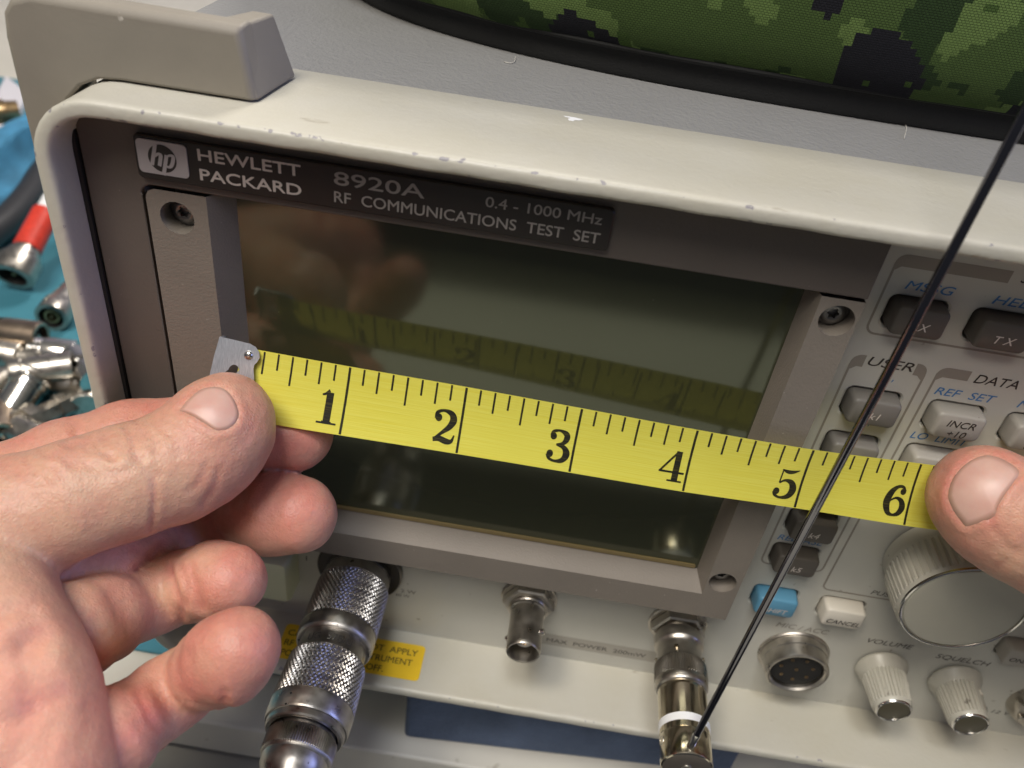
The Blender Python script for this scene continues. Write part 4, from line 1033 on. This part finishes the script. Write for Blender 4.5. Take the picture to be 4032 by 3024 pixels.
S8 = lambda x, y: (x*.633, 1450+y*.633)        # picture-region readings to pixel positions
S3 = lambda x, y: (x*.633, 1974+y*.633)
LH = Hand([
  ('palm', 5, 2, chain([(-620, 2900, 162, 29), (-330, 2600, 152, 23), (-160, 2330, 146, 14), (-105, 2450, 140, 12.5), (-30, 2640, 135, 12.8), (35, 2790, 132, 12.8), (70, 3080, 128, 13.2), (-150, 3050, 142, 22)])),
  ('thenar', 6, 2, chain([(-420, 2400, 162, 19), (-180, 2230, 152, 14.5), (-60, 2180, 148, 11.0)])),
  ('index', 3, 2.0, chain([(-420, 2150, 164, 10.5), (-60, 1945, 167, 8.8), (260, 1815, 173, 8.4), (520, 1735, 178, 8.5), (800, 1697, 182, 8.3), (1010, 1695, 185, 8.5), (1158, 1708, 186, 8.6)])),
  ('middle', 1.6, .7, chain([(-200, 2360, 158, 10.8), (150, 2300, 160, 9.6), (392, 2225, 168, 9.1), (540, 2172, 177, 8.6), (640, 2135, 185, 8.1), (760, 2095, 190, 8.4), (880, 2055, 192, 7.9), (955, 2032, 189, 8.8), (1085, 2018, 184, 9.4), (1175, 2027, 182, 8.6)])),
  ('ring', 1.6, .7, chain([(-60, 2600, 150, 10.8), (98, 2560, 148, 9.6), (290, 2485, 152, 8.9), (400, 2432, 159, 8.4), (480, 2395, 166, 7.7), (600, 2350, 171, 7.9), (710, 2312, 174, 7.2), (775, 2300, 172, 7.6), (845, 2285, 169, 8.0), (905, 2285, 167, 7.4)])),
  ('pinky', 1.6, .7, chain([(100, 3200, 137, 10.6), (290, 3025, 136, 8.5), (445, 2900, 140, 7.9), (540, 2825, 147, 7.0), (665, 2732, 152, 7.0), (780, 2662, 154, 6.6), (840, 2628, 149, 7.3), (900, 2588, 144, 7.8), (938, 2555, 142, 7.2)])),
  ('thumb', 3.0, 1.4, chain([(-360, 2300, 160, 16), (-120, 2110, 153, 12.9), (90, 2040, 152, 11.4), (300, 1960, 154, 10.5), (510, 1895, 158, 10.5), (690, 1840, 162, 10.6), (800, 1770, 164.5, 10.7), (868, 1695, 165.5, 10.1), (900, 1640, 166.5, 8.8)])),
])
cre = [
  # knuckle folds of the thumb
  ('thumb', [S8(790, 380), S8(830, 430), S8(835, 500), S8(860, 560)], .8, .42), ('thumb', [S8(700, 400), S8(740, 450), S8(760, 520)], .6, .30),
  ('thumb', [S8(640, 420), S8(600, 470), S8(640, 520), S8(720, 560)], .7, .38), ('thumb', [S8(560, 440), S8(520, 480), S8(560, 530)], .6, .30), ('thumb', [S8(900, 390), S8(960, 450), S8(970, 520)], .6, .25),
  ('thumb', [S8(1000, 380), S8(1080, 440), S8(1120, 540)], .6, .22), ('thumb', [S8(480, 460), S8(440, 500), S8(500, 560), S8(560, 620)], .6, .28), ('thumb', [S8(330, 620), S8(380, 660), S8(415, 705)], .5, .25),
  ('thumb', [S8(160, 580), S8(220, 660), S8(330, 735)], .5, .25), ('thumb', [S8(80, 590), S8(170, 690), S8(260, 730)], .5, .2), ('thumb', [S8(870, 570), S8(920, 640), S8(990, 660)], .6, .22),
  ('thumb', [S8(955, 690), S8(965, 800), S8(950, 950), S8(930, 1010)], .55, .32), ('thumb', [S8(600, 600), S8(680, 650), S8(800, 640)], .8, .18),
  ('thumb', [S8(1360, 640), S8(1340, 740), S8(1260, 860)], .7, .22), ('thumb', [S8(1290, 600), S8(1230, 720), S8(1180, 760)], .7, .18),
  ('index', [S8(440, 330), S8(480, 350), S8(470, 410), S8(520, 440)], .8, .25),
  # finger joint creases
  ('middle', [S8(1290, 940), S8(1330, 1010), S8(1400, 1090)], 1.2, .55), ('middle', [S8(820, 1120), S8(900, 1150), S8(1010, 1190)], .6, .25), ('middle', [S8(1500, 760), S8(1480, 860), S8(1530, 960)], 1.3, .3),
  ('ring', [S3(700, 600), S3(760, 720), S3(830, 840)], 1.7, .32), ('ring', [S3(1050, 400), S3(1080, 520), S3(1120, 640), S3(1130, 740)], .7, .5), ('ring', [S3(1120, 400), S3(1150, 520), S3(1160, 640)], .6, .35),
  ('pinky', [S3(790, 1130), S3(850, 1320), S3(960, 1450), S3(1030, 1560)], 1.5, .35), ('pinky', [S3(860, 1180), S3(920, 1310), S3(1000, 1420)], .7, .35), ('pinky', [S3(1150, 960), S3(1180, 1100), S3(1260, 1220), S3(1390, 1310)], 1.6, .40),
  ('pinky', [S3(1390, 1180), S3(1400, 1250)], .7, .3), ('pinky', [S3(510, 1220), S3(560, 1400), S3(610, 1659)], 1.1, .7),
  ('middle', [(545, 2240), (600, 2190), (640, 2150)], 1.1, .6), ('ring', [(745, 2230), (760, 2300), (790, 2390)], 1.0, .45),
  ('thumb', [S8(840, 330), S8(880, 400), S8(900, 480)], .6, .22), ('thumb', [S8(420, 470), S8(380, 520), S8(440, 590), S8(470, 610)], .7, .3),
  ('thumb', [S8(680, 400), S8(660, 440), S8(700, 500), S8(690, 560)], .6, .32), ('thumb', [S8(250, 520), S8(300, 540), S8(360, 530)], .6, .2), ('thumb', [S8(20, 600), S8(60, 640), S8(110, 640)], .7, .25),
  # palm lines
  ('palm', [S3(60, 1700), S3(150, 1480), S3(190, 1300), S3(200, 1060), S3(170, 900)], 2.4, .6), ('palm', [S3(-60, 1010), S3(110, 940), S3(240, 830)], 2.0, .5), ('palm', [S3(-40, 1400), S3(180, 1320), S3(360, 1210)], 1.5, .35), ('palm', [S3(-60, 760), S3(60, 690), S3(180, 690)], 1.4, .35), ('palm', [S3(250, 1659), S3(290, 1500), S3(330, 1380)], 1.6, .3),
]
reds = [(1150, 2030, 168, 11, .34), (935, 2290, 162, 11, .24), (945, 2570, 138, 12, .36), (1155, 1708, 180, 12, .25), (860, 1650, 150, 10, .10), (500, 1650, 174, 22, .26), (100, 1800, 180, 20, .1), (500, 2500, 145, 14, .15), (600, 2900, 138, 9, .2),
        (520, 1890, 150, 22, -.16), (250, 1960, 150, 24, -.16), (650, 2420, 152, 9, -.18), (0, 2300, 145, 20, -.10)]
nailL = [S8(*q) for q in ((1105, 262), (1165, 190), (1240, 128), (1320, 108), (1390, 118), (1440, 160), (1478, 225), (1492, 290), (1470, 345), (1420, 385), (1350, 394), (1270, 345), (1180, 290))]
build_hand('hand', LH, 'left hand pinching the hooked tape end, other fingers curled below', cre, reds, [nailL])

R5 = lambda x, y: (3332+x*.3165, 1500+y*.3165)
RH = Hand([
  ('palm', 6, 4, chain([(5700, 2900, 190, 28), (5250, 2560, 182, 21), (4880, 2350, 176, 16), (5250, 2150, 196, 20)])),
  ('index', 3, 2.5, chain([(5200, 2050, 200, 12), (4700, 1950, 199, 9.5), (4300, 1900, 197, 8.4), (4060, 1900, 195, 7.6), (3900, 1925, 194, 7.4)])),
  ('thumb', 3.5, 3, chain([(4950, 2420, 176, 16), (4600, 2330, 172, 12.8), (4330, 2235, 170, 11.6), (4160, 2150, 169.5, 11.2), (4010, 2060, 169.5, 11.3), (3915, 1995, 169.5, 11.0), (3860, 1950, 170, 10.2)])),
])
creR = [('thumb', [R5(1750, 1659), (3960, 2150), (4032, 2190)], .8, .15), ('thumb', [(3930, 2230), (3990, 2190), (4040, 2120)], .7, .2), ('thumb', [R5(1060, 1180), R5(1120, 1100), R5(1200, 1080)], .6, .12)]
nailR = [R5(*q) for q in ((1245, 1450), (1262, 1330), (1310, 1210), (1400, 1085), (1520, 985), (1640, 925), (1760, 900), (1900, 930), (2040, 1000), (2165, 1095), (2160, 1180), (2060, 1310), (1960, 1450), (1880, 1600), (1840, 1700))]
nailR += [(2632+1862*.633, 1974+165*.633), (2632+1830*.633, 1974+150*.633), (2632+1760*.633, 1974+60*.633)]
redsR = [(3780, 1900, 165, 12, .12), (3800, 2080, 165, 9, .15), (4000, 2200, 160, 14, -.15)]
build_hand('hand', RH, 'right hand thumb pressing the tape down beside the six inch mark', creR, redsR, [nailR])

# ================================================================ camouflage bag on top of the test set
def bag():
    cx, cy, a, b, ex = 96.0, 146.0, 182.0, 107.0, 3.0
    n = 180
    def plan(s):
        out = []
        for k in range(n):
            th = 2*pi*k/n; c, d = cos(th), sin(th)
            out.append((cx+a*s*math.copysign(abs(c)**(2/ex), c), cy+b*s*math.copysign(abs(d)**(2/ex), d)))
        return np.array(out)
    B = thing('camouflage_bag', (cx, cy, 135.3), 'padded green pixel camouflage bag with black base lying on the test set', 'bag')
    p0 = plan(1.0); arc = np.concatenate([[0], np.cumsum(np.linalg.norm(np.diff(np.vstack([p0, p0[:1]]), axis=0), axis=1))])
    def skin(prof, m, name, wob=0):
        V, UV, F = [], [], []; acc = 0; pv = None
        for i, (z, s) in enumerate(prof):
            q = plan(s)
            if pv is not None: acc += math.hypot(z-pv[0], (s-pv[1])*b)
            pv = (z, s)
            for k in range(n+1):
                kk = k % n; w = wob*(sin(kk*.31+z*.11)+.6*sin(kk*.9+z*.05))
                d = (q[kk]-np.array([cx, cy])); d = d/(np.linalg.norm(d)+1e-6)
                V.append((q[kk][0]+d[0]*w, q[kk][1]+d[1]*w, z)); UV.append((arc[k], acc))
        for i in range(len(prof)-1):
            for k in range(n): F.append((i*(n+1)+k, i*(n+1)+k+1, (i+1)*(n+1)+k+1, (i+1)*(n+1)+k))
        return mk(name, V, F, m, B, smooth=60, uv=UV)
    prof = [(141.8, .966), (143.5, .980), (146, .992), (150, 1.003), (156, 1.012), (164, 1.018), (174, 1.018), (186, 1.008), (198, .985), (210, .94), (221, .86), (229, .74), (235, .55), (238.5, .3), (239.5, .02)]
    body = skin(prof, M['camo'], 'body', .5)
    base = skin([(135.5, .93), (135.6, .952), (137, .957), (139.5, .955), (141.5, .957), (142.6, .962), (142.9, .97), (142.3, .972)], M['bagblack'], 'base')
    q = plan(.968); mk('piping', *tube(np.c_[np.vstack([q, q[:1]]), np.full(n+1, 142.4)], .7, 8, False), M['bagblack'], B)
    return B
bag()
# loose lint threads by the bag
def lint(pts, lab):
    P = catmull(np.array([atZ(x, y, 135.55) for x, y in pts]), 6)
    o = mk('lint_thread', *tube(P, .11, 6), M['lint'], None, loc=P[0]); tag(o, lab, 'thread')
lint([(3520, 478), (3545, 486), (3566, 492), (3568, 515), (3560, 545)], 'pale lint thread curling out from under the camouflage bag at its right')
lint([(1985, 244), (2010, 248), (2026, 242), (2030, 224)], 'short pale lint thread by the black bag base at picture centre')

# ================================================================ foam block under the front of the set
fo = np.array([atZ(*q, -74) for q in ((1590, 2905), (2500, 3010))]); fd = fo[1]-fo[0]; fd[2] = 0; fd /= np.linalg.norm(fd); fp = np.array([-fd[1], fd[0], 0])
c0 = fo[0].copy(); c0[2] = -73.9
fv = np.array([c0, c0+fd*112, c0+fd*112+fp*150, c0+fp*150]); fv2 = fv.copy(); fv2[:, 2] = -31
foam = mk('foam_block', np.vstack([fv, fv2]), [(3, 2, 1, 0), (4, 5, 6, 7), (0, 1, 5, 4), (1, 2, 6, 5), (2, 3, 7, 6), (3, 0, 4, 7)], M['foam'], None, bevel=1.5, loc=c0)
tag(foam, 'dark blue foam block propping up the front of the test set', 'foam block')

# ================================================================ loose coaxial connectors on the teal mat
GRP = 'coaxial connectors'
def conn(px, py, az, r, prof, m, label, seg=32, parts=(), lift=None, tilt=0.0, name='coaxial_adapter', cat='adapter', rf=None):
    k_ = .84 if cat == 'adapter' else 1.0; prof = [(t*k_, q*k_) for t, q in prof]; r *= k_
    z = -72+(r if lift is None else lift*k_); c = atZ(px, py, z)
    ax = np.array([cos(radians(az))*cos(radians(tilt)), sin(radians(az))*cos(radians(tilt)), sin(radians(tilt))])
    o = thing(name, tuple(c), label, cat, GRP)
    L_ = prof[-1][0]; org = c-ax*(L_/2)
    mk('body', *lathe(prof, org, ax, seg, rf), m, o, smooth=35)
    for pn, pp, pm, sg in parts: mk(pn, *lathe(pp, org, ax, sg), M[pm], o, smooth=35)
    return o, org, ax
def socket(t, r): return [('bore', [(t-4, r*.1), (t-4, r*.66), (t-.2, r*.7)], 'dark', 24), ('contact', [(t-4, r*.16), (t-.8, r*.16), (t-.6, 0)], 'brass', 10)]
CK = .84
def rfx(n, t0, t1, a): return lambda th, t, r: r+(a*(2*tri_(n*th/(2*pi))-1) if t0 < t < t1 else 0)
# cable plug with a red sleeve, mouth towards the viewer, cable rising behind the frame
o, og, ax = conn(78, 1035, 92, 11.0, [(0, 7.6), (.2, 10.4), (.8, 11.0), (11, 11.0), (12, 10.6), (12.2, 9.0), (15, 8.8), (17, 8.2), (18, 6.8), (20, 6.6)], M['nickel'], 'nickel cable plug with bright red sleeve beside the frame', 56, name='cable_plug', cat='plug', rf=rfx(60, 1, 11, .12), lift=16, tilt=24)
mk('bore', *lathe([(7, .3), (7, 7.4), (.3, 7.6)], og, ax, 24), M['dark'], o); mk('contact', *lathe([(6.5, 1.4), (1.8, 1.2), (1.4, 0)], og, ax, 12), M['brass'], o)
mk('sleeve', *lathe([(19.5, 6.6), (20, 7.4), (46, 7.2), (46.5, 6.2)], og, ax, 28), M['red'], o); mk('ferrule', *lathe([(46, 5.8), (56, 5.6), (57, 4.4)], og, ax, 24), M['white_plastic'], o)
cb = [og+ax*t for t in (55, 66)]+[og+ax*78+np.array([4, 10, 0]), og+ax*86+np.array([14, 50, -20]), og+ax*86+np.array([40, 110, -45])]
mk('cable', *tube(catmull(cb, 6), 4.2, 14), M['blackcable'], o)
def lscale(prof, o, ax, sg): return lathe([(t*CK, q*CK) for t, q in prof], o, ax, sg)
def plug(px, py, az, lab, m='nickel', r=10.0, tilt=0, lift=None):
    o, og, ax = conn(px, py, az, r, [(0, r*.74), (.2, r*.98), (.8, r), (13, r*.99), (14, r*.94), (14.2, r*.84), (22, r*.82), (22.6, r*.75), (34, r*.73), (34.4, 0)], M[m], lab, 40, tilt=tilt, lift=lift)
    mk('bore', *lscale([(8, .3), (8, r*.72), (.3, r*.74)], og, ax, 24), M['dark'], o); mk('contact', *lscale([(7, 1.0), (1.2, .9), (.8, 0)], og, ax, 12), M['brass'], o)
    mk('dielectric', *lscale([(7.9, r*.46), (1.5, r*.45), (1.4, r*.34), (7, r*.32)], og, ax, 24), M['brass'], o)
plug(245, 1195, 98, 'dull nickel coaxial plug lying alone on the teal mat, mouth open')
def socket_end(px, py, az, r, lab, m, lift, tilt=0):
    o, og, ax = conn(px, py, az, r, [(0, 0), (0, r*.86), (1, r*.94), (6, r*.94), (6.4, r*.77), (9, r*.76), (9.5, r*.97), (22, r), (30, r), (30.6, r*.94), (30.4, r*.74), (27, r*.72)], M[m], lab, 32, lift=lift, tilt=tilt)
    mk('bore', *lscale([(26, .2), (27, r*.73), (30, r*.74)], og, ax, 24), M['dark'], o); mk('contact', *lscale([(26, 1.6), (29, 1.5), (29, 0)], og, ax, 12), M['nickel'], o)
socket_end(48, 1312, 2, 9.0, 'tarnished coppery adapter with its dark mouth facing right', 'tarnished', 20)
conn(55, 1400, -2, 9.0, [(0, 0), (0, 8.0), (1, 8.8), (22, 9.0), (23, 8.4), (23.3, 6.4), (29, 6.2), (29.4, 7.8), (34, 7.8), (35, 7.0), (35.2, 0)], M['nickel'], 'smooth nickel adapter barrel below the coppery one', 36, lift=13)
o, og, ax = conn(108, 1520, -100, 9.0, [(0, 0), (0, 9.6), (.4, 11.6), (1.6, 11.7), (1.9, 9.6), (5, 9.4), (5.2, 12.0), (6.6, 12.1), (7.0, 10.2), (10, 10.0), (10.2, 9.2), (25, 9.1), (25.6, 8.5), (25.6, 6.0), (18, 5.8)], M['chrome'], 'shiny flanged adapter pointing towards the hand', 44, lift=17, tilt=-28)
mk('bore', *lscale([(18, .2), (18.2, 5.9), (25.4, 6.1)], og, ax, 24), M['dark'], o)
conn(272, 1500, 3, 10.5, [(0, 0), (0, 9.4), (.8, 10.3), (7, 10.5), (7.3, 10.1), (28, 10.4), (29, 9.8), (29.3, 8.0), (32, 7.8), (32.3, 9.2), (46, 9.2), (46.3, 0)], M['nickel'], 'stout nickel adapter barrel touching the frame edge', 40, lift=11, rf=rfx(48, 8, 26, .1))
conn(250, 1392, 4, 8.6, [(0, 0), (0, 6.4)]+[(1+.5*k, 7.2+.4*(k % 2)) for k in range(16)]+[(9.4, 8.3), (26, 8.6), (27, 8.0), (27.3, 6.2), (38, 6.0), (38.2, 0)], M['chrome'], 'threaded bright adapter behind the stout barrel', 40, lift=15)
conn(350, 1560, -70, 8.6, [(0, 0), (0, 7.4), (1, 8.4), (19, 8.6), (20, 8.0), (20.3, 0)], M['nickel'], 'short nickel cap wedged between frame and hand', 32, lift=9)
conn(178, 1632, 60, 8.2, [(0, 0), (0, 5.8), (9, 6.0), (9.2, 8.4), (15, 8.4), (15.2, 6.0), (25, 5.8), (25.2, 7.4), (36, 7.4), (36.4, 0)], M['nickel'], 'hexagonal nickel adapter just above the index finger', 6, lift=9)
socket_end(5, 1640, -60, 9.0, 'dark tarnished connector cut by the left picture edge above the finger', 'tarnished', 10)
socket_end(150, 1455, 30, 8.0, 'small nickel adapter half buried in the middle of the heap', 'nickel', 24)
conn(330, 1450, -40, 8.0, [(0, 0), (0, 6.6), (1, 7.6), (12, 7.8), (12.4, 6.0), (20, 6.0), (20.4, 7.6), (30, 7.6), (30.4, 0)], M['chrome'], 'bright double ended adapter under the frame edge', 36, lift=22)
conn(15, 1500, 70, 8.4, [(0, 0), (0, 7.2), (1, 8.2), (16, 8.4), (16.4, 7.0), (28, 6.8), (28.4, 0)], M['nickel'], 'nickel adapter at the left edge below the smooth barrel', 36, lift=10)
socket_end(95, 1700, -20, 8.6, 'nickel adapter almost hidden behind the index finger', 'nickel', 9)
conn(12, 440, 40, 10.0, [(0, 6.4), (.4, 9.6), (1, 10.0), (14, 10.0), (14.6, 8.6), (24, 8.2), (24.4, 0)], M['brass'], 'golden connector at the far left behind the corner bumper', 36, lift=34)
# blue cloth, black cable and pale boxes behind the corner
def ribbon(pts, r, m, name, label, cat, z):
    P = catmull(np.array([atZ(x, y, z) for x, y in pts]), 8)
    return tag(mk(name, *tube(P, r, 16), m, None, loc=P[0]), label, cat)
ribbon([(-80, 950), (30, 865), (110, 775), (165, 690), (240, 590)], 8.5, M['blackcable'], 'cable', 'thick black cable running behind the frame at the left', 'cable', -60)
def cloth():
    V, F, nu, nv = [], [], 36, 18
    c = [atZ(-140, 930, -60), atZ(-140, 700, -60), atZ(170, 430, -60), atZ(215, 590, -60)]
    for i in range(nu):
        for j in range(nv):
            s, t = i/(nu-1), j/(nv-1)
            p = (c[0]*(1-t)+c[1]*t)*(1-s)+(c[3]*(1-t)+c[2]*t)*s
            z = -70+26*math.sin(pi*min(max(t, .0), 1))**.7+4*math.sin(t*17+s*3)+3*math.sin(s*9+t*5)
            V.append((p[0]+3*math.sin(t*11+s*4), p[1], z))
    for i in range(nu-1):
        for j in range(nv-1): F.append((i*nv+j, (i+1)*nv+j, (i+1)*nv+j+1, i*nv+j+1))
    o = mk('cloth', V, F, M['bluecloth'], None, smooth=180, loc=np.array(V).mean(0)); m_ = o.modifiers.new('thick', 'SOLIDIFY'); m_.thickness = .0015
    tag(o, 'crumpled blue cloth behind the left side of the frame', 'cloth')
cloth()
def pxprism(q, z0, z1, m, label, cat, name):
    b = np.array([atZ(x, y, z0) for x, y in q]); t = b.copy(); t[:, 2] = z1; n = len(q)
    v, f = loopwall(b, t); f += [tuple(range(n)), tuple(range(2*n-1, n-1, -1))]
    tag(mk(name, v, f, m, None, bevel=1.5, loc=b.mean(0)), label, cat)
pxprism([(-180, 740), (30, 330), (120, 400), (-80, 800)], -73.8, -66, M['whitebox'], 'long pale plastic strip behind the corner bumper at far left', 'strip', 'plastic_strip')
